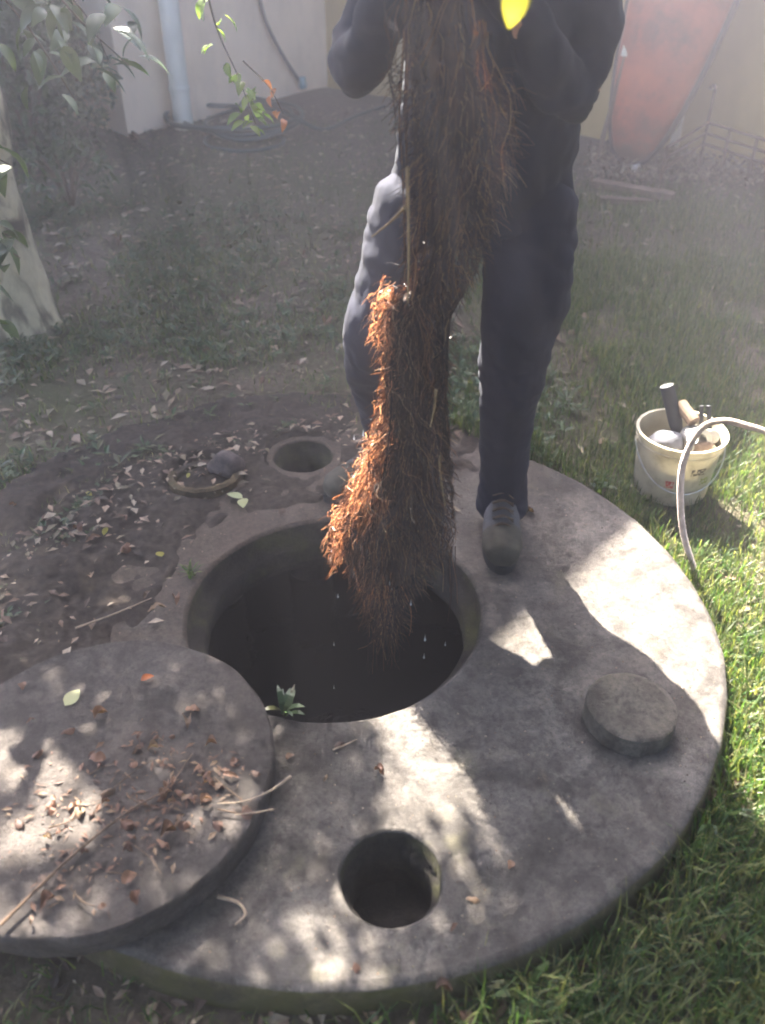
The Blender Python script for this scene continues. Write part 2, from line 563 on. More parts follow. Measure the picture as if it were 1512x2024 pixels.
# ------------------------------------------------------------------ septic tank
tank = tag(empty('septic_tank', (TC.x, TC.y, 0)), 'round grey concrete septic tank top set in the ground with open manhole', 'septic tank')
def jr(a, amp, seed):
    return amp * (noise.noise(Vector((math.cos(a) * 2.5 + seed, math.sin(a) * 2.5, 0))) + 0.5 * noise.noise(Vector((math.cos(a) * 9 + seed, math.sin(a) * 9, 1))) + 0.35 * noise.noise(Vector((math.cos(a) * 30 + seed, math.sin(a) * 30, 2))))
def loop(bm, c, r, z, n, amp, seed, dr=0.0):
    return [bm.verts.new((c[0] + (r + dr + jr(2 * math.pi * k / n, amp, seed)) * math.cos(2 * math.pi * k / n),
                          c[1] + (r + dr + jr(2 * math.pi * k / n, amp, seed)) * math.sin(2 * math.pi * k / n), z)) for k in range(n)]
bm = bmesh.new()
edges = []
def close(vs):
    return [bm.edges.new((vs[k], vs[(k + 1) % len(vs)])) for k in range(len(vs))]
def bridge(a, b, mi=0):
    n = len(a)
    for k in range(n):
        f = bm.faces.new((a[k], a[(k + 1) % n], b[(k + 1) % n], b[k]))
        f.material_index = mi
        f.smooth = True
N = 160
o0 = loop(bm, TC, TR, TOPZ, N, 0.006, 1, -0.022)
i0 = loop(bm, OC, OPEN_R, TOPZ, 120, 0.004, 5, 0.010)
hl = {}
edges += close(o0) + close(i0)
for k, (nm, h) in enumerate(HOLES.items()):
    hl[nm] = loop(bm, h, HOLE_R, TOPZ, 48, 0.003, 10 + k, 0.006)
    edges += close(hl[nm])
bmesh.ops.triangle_fill(bm, use_beauty=True, use_dissolve=False, edges=edges, normal=(0, 0, 1))
o1 = loop(bm, TC, TR, TOPZ - 0.008, N, 0.006, 1, -0.006)
o2 = loop(bm, TC, TR, TOPZ - 0.028, N, 0.006, 1, 0)
o3 = loop(bm, TC, TR, -0.25, N, 0.012, 2, 0.008)
bridge(o0, o1); bridge(o1, o2, 1); bridge(o2, o3, 1)
i1 = loop(bm, OC, OPEN_R, TOPZ - 0.010, 120, 0.004, 5)
i2 = loop(bm, OC, OPEN_R, TOPZ - 0.055, 120, 0.004, 6, -0.008)
i3 = loop(bm, OC, OPEN_R, TOPZ - 0.060, 120, 0.004, 6, -0.036)
i4 = loop(bm, OC, OPEN_R, TOPZ - 0.11, 120, 0.004, 7, -0.040)
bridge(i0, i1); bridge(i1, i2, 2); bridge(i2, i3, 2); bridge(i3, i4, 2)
for k, (nm, h) in enumerate(HOLES.items()):
    a = loop(bm, h, HOLE_R, TOPZ - 0.007, 48, 0.003, 10 + k)
    b = loop(bm, h, HOLE_R, TOPZ - 0.045, 48, 0.003, 10 + k, -0.004)
    c = loop(bm, h, HOLE_R, TOPZ - 0.048, 48, 0.003, 12 + k, -0.016)
    d = loop(bm, h, HOLE_R, TOPZ - 0.11, 48, 0.003, 12 + k, -0.018)
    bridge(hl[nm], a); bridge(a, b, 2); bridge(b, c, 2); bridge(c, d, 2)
bmesh.ops.recalc_face_normals(bm, faces=bm.faces)
me = bpy.data.meshes.new('slab')
bm.to_mesh(me); bm.free()
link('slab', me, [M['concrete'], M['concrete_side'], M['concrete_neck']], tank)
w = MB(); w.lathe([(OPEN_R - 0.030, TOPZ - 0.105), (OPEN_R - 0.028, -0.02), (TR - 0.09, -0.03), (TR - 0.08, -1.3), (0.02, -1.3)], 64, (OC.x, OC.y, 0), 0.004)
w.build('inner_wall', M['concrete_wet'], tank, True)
for nm, h in HOLES.items():
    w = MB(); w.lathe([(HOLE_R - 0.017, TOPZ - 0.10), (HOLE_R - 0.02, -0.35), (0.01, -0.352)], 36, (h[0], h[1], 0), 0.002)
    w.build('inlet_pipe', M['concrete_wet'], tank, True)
w = MB(); w.disc(OC, TR - 0.10, -0.36, 64)
tag(w.build('water', M['water']), kind='structure')

# plug standing over the right-hand inspection hole
w = MB()
w.lathe([(0.0, 0.051), (0.080, 0.050), (0.092, 0.049), (0.0965, 0.045), (0.098, 0.025), (0.098, 0.0), (0.0, 0.0)], 72, (0, 0, 0), 0.0022, 3)
o = w.build('concrete_plug', M['plug'], None, True)
o.location = (PLUG[0], PLUG[1], TOPZ + 0.002)
o.rotation_euler = (R(1.2), R(1.0), 0.4)
tag(o, 'small round concrete plug sitting on the slab at right', 'plug')

# big round lid lying on the slab, overhanging its front left edge
LID_C = Vector((-0.566, 1.080)); LID_R = 0.35; LID_T = 0.070
lid = MB()
prof = [(0.0, LID_T + 0.004), (0.15, LID_T + 0.003), (LID_R - 0.03, LID_T), (LID_R - 0.006, LID_T - 0.001), (LID_R - 0.001, LID_T - 0.006), (LID_R, LID_T - 0.02), (LID_R - 0.004, 0.006), (LID_R - 0.010, 0.0), (0.0, 0.0)]
lid.lathe(prof, 96, (0, 0, 0), 0.004, 8)
lo = lid.build('concrete_lid', M['concrete_lid'], None, True)
lo.location = (LID_C.x, LID_C.y, TOPZ + 0.006)
lo.rotation_euler = (R(0.6), R(-0.4), 0)
lo.name = 'manhole_cover'
tag(lo, 'large round concrete manhole lid dragged aside, strewn with leaves', 'lid')
LIDZ = TOPZ + 0.006 + LID_T + 0.004

# thin soil and litter washed over the back left of the slab
sl = MB()
n_ = 150
x0, x1, y0, y1 = -1.35, 0.35, 1.2, 2.75
vv, ff, ok = [], [], {}
for j in range(n_):
    for i in range(n_):
        x, y = lerp(x0, x1, i / (n_ - 1)), lerp(y0, y1, j / (n_ - 1))
        d = math.hypot(x - TC.x, y - TC.y)
        u = ((x - TC.x) * -0.78 + (y - TC.y) * 0.62) / (d + 1e-6)
        h = 0.034 * sstep(0.36, 0.85, d) * sstep(-0.05, 0.6, u) * (0.25 + 0.75 * sstep(0.35, -0.25, x + 0.9 * (2.35 - y) * 0.0 + 0.25)) - 0.010 + 0.022 * noise.noise(Vector((x * 6, y * 6, 9))) + 0.010 * noise.noise(Vector((x * 22, y * 22, 4)))
        for hh in HOLES.values():
            h -= 0.05 * sstep(HOLE_R + 0.035, HOLE_R + 0.004, math.hypot(x - hh[0], y - hh[1]))
        do = math.hypot(x - OC.x, y - OC.y)
        h -= 0.06 * sstep(OPEN_R + 0.10, OPEN_R + 0.02, do)
        vv.append((x, y, TOPZ + max(h, -0.006)))
        ok[(i, j)] = (0.40 < d < 1.15) and u > 0.12 and h > -0.005 and all(math.hypot(x - q[0], y - q[1]) > HOLE_R + 0.008 for q in HOLES.values())
for j in range(n_ - 1):
    for i in range(n_ - 1):
        if ok[(i, j)] or ok[(i + 1, j)] or ok[(i, j + 1)] or ok[(i + 1, j + 1)]:
            if min(math.hypot(vv[j * n_ + i][0] - q[0], vv[j * n_ + i][1] - q[1]) for q in HOLES.values()) > HOLE_R + 0.014 and math.hypot(vv[j * n_ + i][0] - OC.x, vv[j * n_ + i][1] - OC.y) > OPEN_R + 0.02:
                ff.append((j * n_ + i, j * n_ + i + 1, (j + 1) * n_ + i + 1, (j + 1) * n_ + i))
sl.add(vv, ff)
tag(sl.build('soil', M['humus'], None, True), kind='structure')

# broken clay collar in the left inspection hole, choked with dirt, and a stone
h = HOLES['left']
w = MB()
prof = [(0.112, 0.0), (0.112, 0.030), (0.104, 0.036), (0.092, 0.034), (0.088, 0.0)]
vs, fs = [], []
nn = 40
for k in range(nn):
    a = R(170) + R(220) * k / (nn - 1)
    for (r, z) in prof:
        zz = z * (0.6 + 0.4 * math.sin(math.pi * k / (nn - 1))) + 0.004 * noise.noise(Vector((a * 4, z, 0)))
        vs.append((h[0] + r * math.cos(a), h[1] + r * math.sin(a), TOPZ - 0.004 + zz))
for k in range(nn - 1):
    for i in range(4):
        fs.append((k * 5 + i, k * 5 + i + 1, (k + 1) * 5 + i + 1, (k + 1) * 5 + i))
fs += [(0, 1, 2, 3, 4), tuple((nn - 1) * 5 + i for i in (4, 3, 2, 1, 0))]
w.add(vs, fs)
tag(w.build('clay_collar', M['clay'], None, True), 'broken yellowish clay collar ring half buried in dirt at left', 'pipe collar')
w = MB()
vs, fs = [(h[0], h[1], TOPZ + 0.014)], []
for ring in range(1, 6):
    for k in range(24):
        a = 2 * math.pi * k / 24
        r = 0.094 * ring / 5
        vs.append((h[0] + r * math.cos(a), h[1] + r * math.sin(a), TOPZ + 0.012 - 0.03 * (ring / 5) ** 3 + 0.014 * noise.noise(Vector((r * 30 * math.cos(a), r * 30 * math.sin(a), 2)))))
for k in range(24):
    fs.append((0, 1 + k, 1 + (k + 1) % 24))
for ring in range(4):
    for k in range(24):
        a, b = 1 + ring * 24 + k, 1 + ring * 24 + (k + 1) % 24
        fs.append((a, a + 24, b + 24, b))
w.add(vs, fs)
tag(w.build('dirt', M['humus'], None, True), kind='structure')

def rock(name, c, size, m, label, cat='stone', seed=0):
    bm = bmesh.new()
    bmesh.ops.create_icosphere(bm, subdivisions=3, radius=1)
    for v in bm.verts:
        q = 1 + 0.28 * noise.noise(v.co * 1.3 + Vector((seed, 0, 0))) + 0.12 * noise.noise(v.co * 4 + Vector((seed, 3, 0)))
        v.co = Vector((v.co.x * size[0] * q, v.co.y * size[1] * q, v.co.z * size[2] * q))
    for f in bm.faces: f.smooth = True
    me = bpy.data.meshes.new(name); bm.to_mesh(me); bm.free()
    o = link(name, me, m)
    o.location = c
    return tag(o, label, cat)
rock('stone', (h[0] + 0.065, h[1] + 0.035, TOPZ + 0.03), (0.055, 0.04, 0.045), M['stone'], 'pinkish grey stone resting in the clay collar at left', seed=2)

# ------------------------------------------------------------------ house
P = Vector((-1.33, 5.93)); AD = Vector((math.cos(R(47)), math.sin(R(47))))
CRN = P + AD * 1.36
BD = Vector((math.cos(R(-35)), math.sin(R(-35))))
AN = Vector((AD.y, -AD.x))          # outward normal of wall A, towards the camera
BN = Vector((BD.y, -BD.x))
A0 = P - AD * 0.36                   # left end of wall A
EAVE = 4.60
house = tag(empty('house', (CRN.x, CRN.y, 0.3)), 'cream rendered house wall with white downpipe behind the yard', 'house')
def wallbox(name, p, d, n, length, zlo, zhi, thick, m, z_off=0):
    w = MB()
    a, b = p, p + d * length
    q = [(a.x, a.y), (b.x, b.y), (b.x - n.x * thick, b.y - n.y * thick), (a.x - n.x * thick, a.y - n.y * thick)]
    w.add([(x, y, z) for z in (zlo, zhi) for x, y in q], [(3, 2, 1, 0), (4, 5, 6, 7), (0, 1, 5, 4), (1, 2, 6, 5), (2, 3, 7, 6), (3, 0, 4, 7)])
    return w.build(name, m, house)
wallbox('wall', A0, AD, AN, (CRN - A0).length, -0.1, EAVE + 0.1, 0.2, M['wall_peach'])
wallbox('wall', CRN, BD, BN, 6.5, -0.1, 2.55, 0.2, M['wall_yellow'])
end_d = -AN
wallbox('wall', A0 - AN * 0.2, end_d, -AD, 5.0, -0.1, EAVE + 0.1, 0.2, M['wall_peach'])
# roof over wing A: sheet with a fascia and a gutter along the eave
E_OUT = 0.45
e0 = A0 + AN * E_OUT + AD * 0.02
e1 = CRN + AN * E_OUT + AD * 5.0
w = MB()
for (p0, p1, zo) in ((e0, e1, 0),):
    b0, b1 = p0 - AN * 5.5, p1 - AN * 5.5
    q = [(p0, EAVE), (p1, EAVE), (b1, EAVE + 1.3), (b0, EAVE + 1.3)]
    w.add([(v.x, v.y, z) for v, z in q] + [(v.x, v.y, z + 0.12) for v, z in q], [(3, 2, 1, 0), (4, 5, 6, 7), (0, 1, 5, 4), (1, 2, 6, 5), (2, 3, 7, 6), (3, 0, 4, 7)])
w.build('roof', M['roof'], house)
w = MB()
ang = Matrix.Rotation(R(47), 3, 'Z')
mid = (e0 + e1) / 2 + AN * 0.06
w.box((mid.x, mid.y, EAVE + 0.05), ((e1 - e0).length, 0.10, 0.11), ang)
w.build('gutter', M['fascia'], house)
w = MB()
b0, b1 = CRN + BN * 0.3, CRN + BN * 0.3 + BD * 6.8
q = [(b0, 2.5), (b1, 2.5), (b1 - BN * 3.0, 2.9), (b0 - BN * 3.0, 2.9)]
w.add([(v.x, v.y, z) for v, z in q] + [(v.x, v.y, z + 0.08) for v, z in q], [(3, 2, 1, 0), (4, 5, 6, 7), (0, 1, 5, 4), (1, 2, 6, 5), (2, 3, 7, 6), (3, 0, 4, 7)])
w.build('roof', M['roof'], house)
# downpipe with a clip
pp = P + AN * 0.085
dp = MB()
dp.tube([(pp.x, pp.y, gz(pp.x, pp.y) - 0.05), (pp.x, pp.y, EAVE)], 0.060, 24)
dpo = dp.build('downpipe', M['pvc'], house, True)
w = MB()
w.lathe([(0.061, 0), (0.065, 0.002), (0.065, 0.022), (0.061, 0.024)], 24, (pp.x, pp.y, gz(pp.x, pp.y) + 0.22))
w.build('pipe_clip', M['pvc'], dpo, True)
# cover strip on wall B
q = CRN + BD * 2.62 + BN * 0.012
w = MB()
w.box((q.x, q.y, 1.4), (0.05, 0.024, 2.2), Matrix.Rotation(R(-35), 3, 'Z'))
w.build('cover_strip', M['fascia'], house)

# ------------------------------------------------------------------ leaf meshes
def leaf_mesh(name, L=1.0, W=0.42, curl=0.15, fold=0.12, m=None, nseg=6):
    vs, fs = [], []
    for i in range(nseg + 1):
        t = i / nseg
        wd = W * 0.5 * (math.sin(math.pi * t ** 0.8) ** 0.9) if 0 < t < 1 else 0.0
        z = curl * math.sin(math.pi * t) - curl * 0.8 * t * t
        vs += [(-wd, L * t, z + fold * wd * 2), (0, L * t, z), (wd, L * t, z + fold * wd * 2)]
    for i in range(nseg):
        a = i * 3
        if i == 0:
            fs += [(a + 1, a + 4, a + 3), (a + 1, a + 5, a + 4)]
        elif i == nseg - 1:
            fs += [(a, a + 1, a + 4), (a + 1, a + 2, a + 4)]
        else:
            fs += [(a, a + 1, a + 4, a + 3), (a + 1, a + 2, a + 5, a + 4)]
    me = bpy.data.meshes.new(name)
    me.from_pydata(vs, [], fs)
    for p in me.polygons: p.use_smooth = True
    if m: me.materials.append(m)
    me.update()
    return me
LM = {k: leaf_mesh('leaf_' + k, 1, wd, cu, fo, M[mm]) for k, (wd, cu, fo, mm) in {
    'dark': (0.42, 0.10, 0.15, 'foliage'), 'green': (0.52, 0.10, 0.12, 'foliage_green'), 'yellow': (0.40, 0.06, 0.12, 'leaf_yellow'),
    'orange': (0.5, 0.2, 0.2, 'leaf_orange'), 'dry': (0.45, 0.28, 0.35, 'dry_leaf'), 'dry2': (0.6, 0.18, -0.4, 'dry_leaf'),
    'pale': (0.6, 0.05, 0.05, 'leaf_pale'), 'yel2': (0.85, 0.06, 0.05, 'leaf_yellow')}.items()}

def crumple(me, amp, seed):
    for v in me.vertices:
        v.co += Vector((noise.noise(v.co * 3 + Vector((seed, 0, 0))), noise.noise(v.co * 3 + Vector((0, seed, 0))) * 0.5, noise.noise(v.co * 3.5 + Vector((0, 0, seed))) * 1.3)) * amp
    return me
for k in range(5):
    LM['dry_%d' % k] = crumple(leaf_mesh('leaf_dry', 1, 0.35 + 0.12 * k, 0.12 + 0.05 * (k % 3), (0.5, -0.4, 0.9, 0.2, -0.7)[k], M['dry_leaf'], 8), 0.16, 3.7 * k)
DRY = ['dry_%d' % k for k in range(5)]

def put_leaf(name, kind, p, size, yaw, pitch=0.0, roll=0.0, parent=None):
    o = bpy.data.objects.new(name, LM[kind])
    COL.objects.link(o)
    if parent is not None:
        o.parent = parent
        o.matrix_parent_inverse = Matrix.Translation(-parent.location)
    o.location = p
    o.rotation_euler = Matrix.Rotation(yaw, 3, 'Z').to_4x4().to_3x3().to_euler()
    o.rotation_euler = (Matrix.Rotation(yaw, 3, 'Z') @ Matrix.Rotation(pitch, 3, 'X') @ Matrix.Rotation(roll, 3, 'Y')).to_euler()
    o.scale = (size, size, size)
    return o

def scatter_leaf(mb, p, d, up, L, W):
    """leaf of four triangles"""
    d = d.normalized()
    s_ = d.cross(up)
    s_ = s_.normalized() if s_.length > 1e-5 else d.orthogonal().normalized()
    n = s_.cross(d)
    mb.add([p, p + d * L * 0.5 - s_ * W * 0.5 + n * W * 0.15, p + d * L - n * L * 0.12, p + d * L * 0.5 + s_ * W * 0.5 + n * W * 0.15, p + d * L * 0.5],
           [(0, 4, 1), (1, 4, 2), (0, 3, 4), (4, 3, 2)])

def rvec():
    while True:
        v = Vector((random.uniform(-1, 1), random.uniform(-1, 1), random.uniform(-1, 1)))
        if 0.01 < v.length < 1: return v

# ------------------------------------------------------------------ trees
def shadow_to(px_x, gy, h):
    """place at height h whose shadow falls on the slab at (x, y)"""
    k = h / S.z
    return Vector((px_x + S.x * k, gy + S.y * k, TOPZ + h))

def crown(name, blobs, m, parent, L=0.075, W=0.034, clump=0):
    mb = MB()
    for (c, r, n) in blobs:
        if clump:      # leaves sit in sprays along twigs, with clear gaps between the sprays
            for _ in range(max(1, n // clump)):
                v = rvec()
                p0 = Vector(c) + Vector((v.x * r[0], v.y * r[1], v.z * r[2]))
                tw_ = rvec().normalized(); tw_.z -= 0.3
                for k in range(clump):
                    p = p0 + tw_ * (0.20 * k / clump) + rvec() * 0.035
                    d = tw_ * 0.6 + rvec(); d.z -= 0.3
                    scatter_leaf(mb, p, d, rvec(), L * random.uniform(0.8, 1.35), W * random.uniform(0.9, 1.3))
            continue
        for _ in range(n):
            v = rvec()
            v = v.normalized() * (v.length ** 0.6)
            p = Vector(c) + Vector((v.x * r[0], v.y * r[1], v.z * r[2]))
            d = rvec(); d.z -= 0.5
            scatter_leaf(mb, p, d, rvec(), L * random.uniform(0.7, 1.25), W * random.uniform(0.8, 1.2))
    return mb.build(name, m, parent)

TB = Vector((-1.50, 3.30, gz(-1.50, 3.30)))
tree = tag(empty('tree', TB), 'pale barked tree leaning left at the left edge, leafy branches overhead', 'tree')
tw = MB()
tp = spline([TB + Vector((0.03, 0, -0.1)), TB + Vector((0, 0, 0.05)), at(-42, 380, 3.33), at(-112, 60, 3.36), Vector((-1.95, 3.5, 2.3)), Vector((-2.1, 3.6, 3.3)), Vector((-2.1, 3.75, 4.4))], 8)
n_t = len(tp)
tr_ = []
for i, p in enumerate(tp):
    t = i / (n_t - 1)
    tr_.append(0.155 * (1 - t) ** 0.5 * (1 - 0.35 * t) + 0.03 + 0.03 * max(0, 1 - i / 6.0))
tw.tube(tp, tr_, 28)
tr_o = tw.build('trunk', M['bark'], tree, True)
for v in tr_o.data.vertices:
    q = noise.noise(v.co * 5) * 0.012 + noise.noise(v.co * 17) * 0.005
    v.co += Vector((v.co.x - TB.x, v.co.y - TB.y, 0)).normalized() * q if (Vector((v.co.x - TB.x, v.co.y - TB.y, 0)).length > 1e-4) else Vector()
limb_ends = [Vector((-1.2, 3.4, 3.0)), Vector((-0.6, 2.6, 2.55)), Vector((-1.5, 4.2, 4.0)), Vector((-2.6, 3.0, 3.6)), Vector((-1.1, 1.9, 2.5))]
for e in limb_ends:
    s0 = tp[int(n_t * 0.62)] if e.z < 3.2 else tp[int(n_t * 0.78)]
    midp = (s0 + e) / 2 + Vector((0, 0, 0.25))
    lb = MB(); pts = spline([s0, midp, e], 8)
    lb.tube(pts, [lerp(0.05, 0.012, i / (len(pts) - 1)) for i in range(len(pts))], 10)
    lb.build('limb', M['bark'], tree, True)
BL = []
def blob(gx, gy, h, r, n):
    BL.append((shadow_to(gx, gy, h), r, n))
# (x, y on the slab, height, radii, leaves)
blob(-0.80, 1.00, 3.0, (0.55, 0.50, 0.5), 340)
blob(-0.46, 0.95, 2.6, (0.32, 0.30, 0.4), 150)
blob(-1.00, 1.75, 3.1, (0.70, 0.45, 0.5), 4600)
blob(-0.12, 0.62, 2.8, (0.42, 0.22, 0.35), 200)
blob(0.05, 0.50, 2.7, (0.75, 0.22, 0.4), 1000)
blob(-0.75, 0.50, 2.9, (0.60, 0.25, 0.4), 300)
blob(-1.5, 0.9, 3.0, (0.5, 0.8, 0.5), 1800)
blob(-0.44, 1.28, 2.7, (0.30, 0.22, 0.35), 520)
crown('crown', [BL[0], BL[1], BL[3], BL[7]], M['foliage'], tree, 0.08, 0.038, 14)
crown('crown', [BL[2], BL[4], BL[5], BL[6]], M['foliage'], tree)

blob(-0.16, 1.16, 2.6, (0.13, 0.17, 0.3), 620)
blob(0.25, 0.72, 2.6, (0.22, 0.08, 0.3), 360)
blob(-1.35, 2.3, 3.2, (0.7, 0.6, 0.5), 2600)
blob(-0.62, 1.75, 3.0, (0.28, 0.35, 0.4), 900)
crown('crown', BL[-4:], M['foliage'], tree)
T3 = Vector((3.9, 0.9, gz(3.9, 0.9)))  # unseen tree added to keep skylight off from the right
tree3 = tag(empty('tree', T3), 'unseen leafy tree added outside the right edge to block skylight', 'tree')
w = MB()
pts = spline([T3 + Vector((0, 0, -0.1)), T3 + Vector((-0.05, 0.05, 1.5)), T3 + Vector((-0.3, 0.1, 3.0)), T3 + Vector((-0.5, 0.2, 4.6))], 6)
w.tube(pts, [lerp(0.17, 0.04, i / (len(pts) - 1)) for i in range(len(pts))], 14)
w.build('trunk', M['bark'], tree3, True)
crown('crown', [(T3 + Vector((-0.6, 0.3, 4.0)), (2.3, 2.2, 1.2), 6500), (T3 + Vector((0.9, 1.6, 3.2)), (1.6, 1.8, 1.5), 3800), (T3 + Vector((0.6, -1.6, 3.0)), (1.8, 1.8, 1.5), 3600)], M['foliage'], tree3, 0.17, 0.09)
crown('crown', [(Vector((0.5, 1.1, 3.55)), (2.3, 1.75, 0.40), 15000), (Vector((2.2, 2.0, 3.8)), (1.5, 1.6, 0.5), 5000)], M['foliage'], tree, 0.12, 0.06)  # canopy added overhead, out of view, to block skylight
crown('crown', [(Vector((-0.8, -1.2, 3.5)), (2.2, 1.4, 0.7), 3600), (Vector((1.3, -1.8, 3.4)), (1.8, 1.3, 0.8), 2600), (Vector((-2.6, 0.6, 3.4)), (1.0, 1.6, 0.9), 2000), (Vector((-0.5, -3.2, 2.6)), (3.5, 0.8, 1.6), 4200)], M['foliage'], tree, 0.17, 0.09)  # more unseen foliage added behind and above the camera to cut ambient light

# dense evergreen behind the corner of the house
T2 = Vector((-3.15, 6.3, gz(-3.15, 6.3)))
tree2 = tag(empty('tree', T2), 'dense dark evergreen tree beside the left end of the house', 'tree')
w = MB()
pts = spline([T2 + Vector((0, 0, -0.1)), T2 + Vector((0.05, 0, 1.2)), T2 + Vector((-0.05, 0.1, 2.6)), T2 + Vector((0, 0, 4.2))], 6)
w.tube(pts, [lerp(0.13, 0.03, i / (len(pts) - 1)) for i in range(len(pts))], 14)
w.build('trunk', M['twig'], tree2, True)
B2 = [(T2 + Vector((0, 0, 2.6)), (1.15, 1.1, 1.4), 6500), (T2 + Vector((0.3, -0.2, 1.2)), (1.15, 0.9, 0.9), 4500), (T2 + Vector((-0.6, 0.1, 3.6)), (1.3, 1.1, 1.0), 4500), (T2 + Vector((0.75, -0.5, 0.5)), (0.6, 0.5, 0.5), 1800), (T2 + Vector((-0.6, -1.2, 3.4)), (1.2, 1.2, 0.9), 4500)]
crown('crown', B2, M['foliage'], tree2, 0.11, 0.055)

def shrub(name, c, r, n, label, L=0.06, W=0.03):
    c = Vector(c); c.z = gz(c.x, c.y)
    t = tag(empty(name, c), label, 'shrub')
    mb = MB()
    for k in range(9):
        a = k * 0.7
        e = c + Vector((math.cos(a) * r[0] * 0.5, math.sin(a) * r[1] * 0.5, r[2] * 1.3))
        mb.tube([c, (c + e) / 2 + Vector((0, 0, 0.05)), e], [0.008, 0.006, 0.003], 5)
    mb.build('stem', M['twig'], t)
    crown('foliage', [(c + Vector((0, 0, r[2] * 0.9)), r, n)], M['foliage'], t, L, W)
shrub('shrub', (-2.05, 5.25, 0), (0.55, 0.45, 0.50), 2600, 'dark shrub at the left end of the house wall')
shrub('shrub', (-1.62, 4.55, 0), (0.26, 0.22, 0.20), 260, 'low loose shrub on bare soil behind the pale trunk', 0.05, 0.02)

# ------------------------------------------------------------------ grass, weeds, litter
def blade(mb, p, h, lean, wd):
    a = random.uniform(0, 2 * math.pi)
    d = Vector((math.cos(a), math.sin(a), 0))
    s_ = Vector((-d.y, d.x, 0)) * wd
    k = p + d * lean * 0.35 + Vector((0, 0, h * 0.65))
    t = p + d * lean + Vector((0, 0, h))
    mb.add([p - s_, p + s_, k + s_ * 0.7, k - s_ * 0.7, t], [(0, 1, 2, 3), (3, 2, 4)])

def on_tank(x, y, mrg=0.0):
    return math.hypot(x - TC.x, y - TC.y) < TR + mrg

gr = MB()
cnt = 0
for _ in range(230000):
    x, y = random.uniform(-0.2, 3.6), random.uniform(0.2, 5.2)
    if on_tank(x, y, 0.008): continue
    if abs(x) > y * 0.62 + 0.5: continue
    dens = sstep(0.15, 0.75, x + 0.25 * noise.noise(Vector((x * 2, y * 2, 0)))) * sstep(5.1, 4.2, y + 0.3 * noise.noise(Vector((x * 2, y * 2, 5))))
    dens *= 1 - 0.8 * sstep(1.6, 2.4, y) * sstep(0.05, -0.30, noise.noise(Vector((x * 2.3, y * 2.3, 2))) + 0.5 * noise.noise(Vector((x * 7, y * 7, 8))))
    if random.random() > dens: continue
    h_ = random.uniform(0.025, 0.07) * (1 + 0.6 * sstep(1.2, 0.6, y))
    if math.hypot(x - TC.x, y - TC.y) < TR + 0.10: h_ *= 1.3
    blade(gr, Vector((x, y, gz(x, y) - 0.004)), h_, random.uniform(0.01, 0.05), random.uniform(0.0012, 0.0026))
# sparse growth on the left and in the middle
for _ in range(140000):
    x, y = random.uniform(-2.6, 1.0), random.uniform(0.1, 6.0)
    if on_tank(x, y, 0.0): continue
    f1 = noise.noise(Vector((x * 1.7 + 4, y * 1.7, 2)))
    dens = 0.16 + 0.84 * sstep(-0.2, 0.25, f1) * sstep(4.8, 3.4, y)
    dens += 0.55 * sstep(0.9, 0.5, y)
    if random.random() > dens: continue
    blade(gr, Vector((x, y, gz(x, y) - 0.004)), random.uniform(0.015, 0.05), random.uniform(0.01, 0.045), random.uniform(0.0012, 0.0026))
for _ in range(15000):
    x, y = random.uniform(-0.1, 1.5), random.uniform(0.25, 1.6)
    d0 = math.hypot(x - TC.x, y - TC.y)
    if d0 < TR + 0.006 or x < 0.15 and random.random() < 0.75: continue
    blade(gr, Vector((x, y, gz(x, y) - 0.004)), random.uniform(0.03, 0.10), random.uniform(0.02, 0.10), random.uniform(0.0015, 0.0038))
tag(gr.build('grass', M['grass']), 'short green lawn grass and weedy tufts around the tank', 'grass', kind='stuff')

wd = MB()
for _ in range(3200):
    x, y = random.uniform(-2.4, 0.7), random.uniform(2.2, 4.6)
    if on_tank(x, y, 0.03): continue
    f1 = noise.noise(Vector((x * 1.7 + 4, y * 1.7, 2)))
    if random.random() > 0.10 + sstep(-0.15, 0.25, f1): continue
    p = Vector((x, y, gz(x, y)))
    for k in range(random.randint(4, 8)):
        a = random.uniform(0, 6.28)
        d = Vector((math.cos(a), math.sin(a), random.uniform(0.1, 0.9)))
        scatter_leaf(wd, p + Vector((0, 0, random.uniform(0, 0.03))), d, Vector((0, 0, 1)), random.uniform(0.02, 0.055), random.uniform(0.009, 0.02))
for _ in range(900):           # creeping over the back left rim of the slab
    a = R(random.uniform(95, 215)); r = TR + random.gauss(0.0, 0.07)
    x, y = TC.x + r * math.cos(a), TC.y + r * math.sin(a)
    if math.hypot(x - HOLES['left'][0], y - HOLES['left'][1]) < 0.15 or math.hypot(x - HOLES['back'][0], y - HOLES['back'][1]) < 0.14: continue
    if noise.noise(Vector((x * 3.5, y * 3.5, 6))) < -0.1: continue
    p = Vector((x, y, max(gz(x, y), TOPZ + 0.01 if r < TR else 0)))
    for k in range(random.randint(3, 6)):
        b_ = random.uniform(0, 6.28)
        scatter_leaf(wd, p, Vector((math.cos(b_), math.sin(b_), random.uniform(0.1, 0.9))), Vector((0, 0, 1)), random.uniform(0.015, 0.04), random.uniform(0.007, 0.015))
tag(wd.build('weeds', M['weed']), 'low broad leaved weeds on the soil behind the tank', 'weeds', kind='stuff')

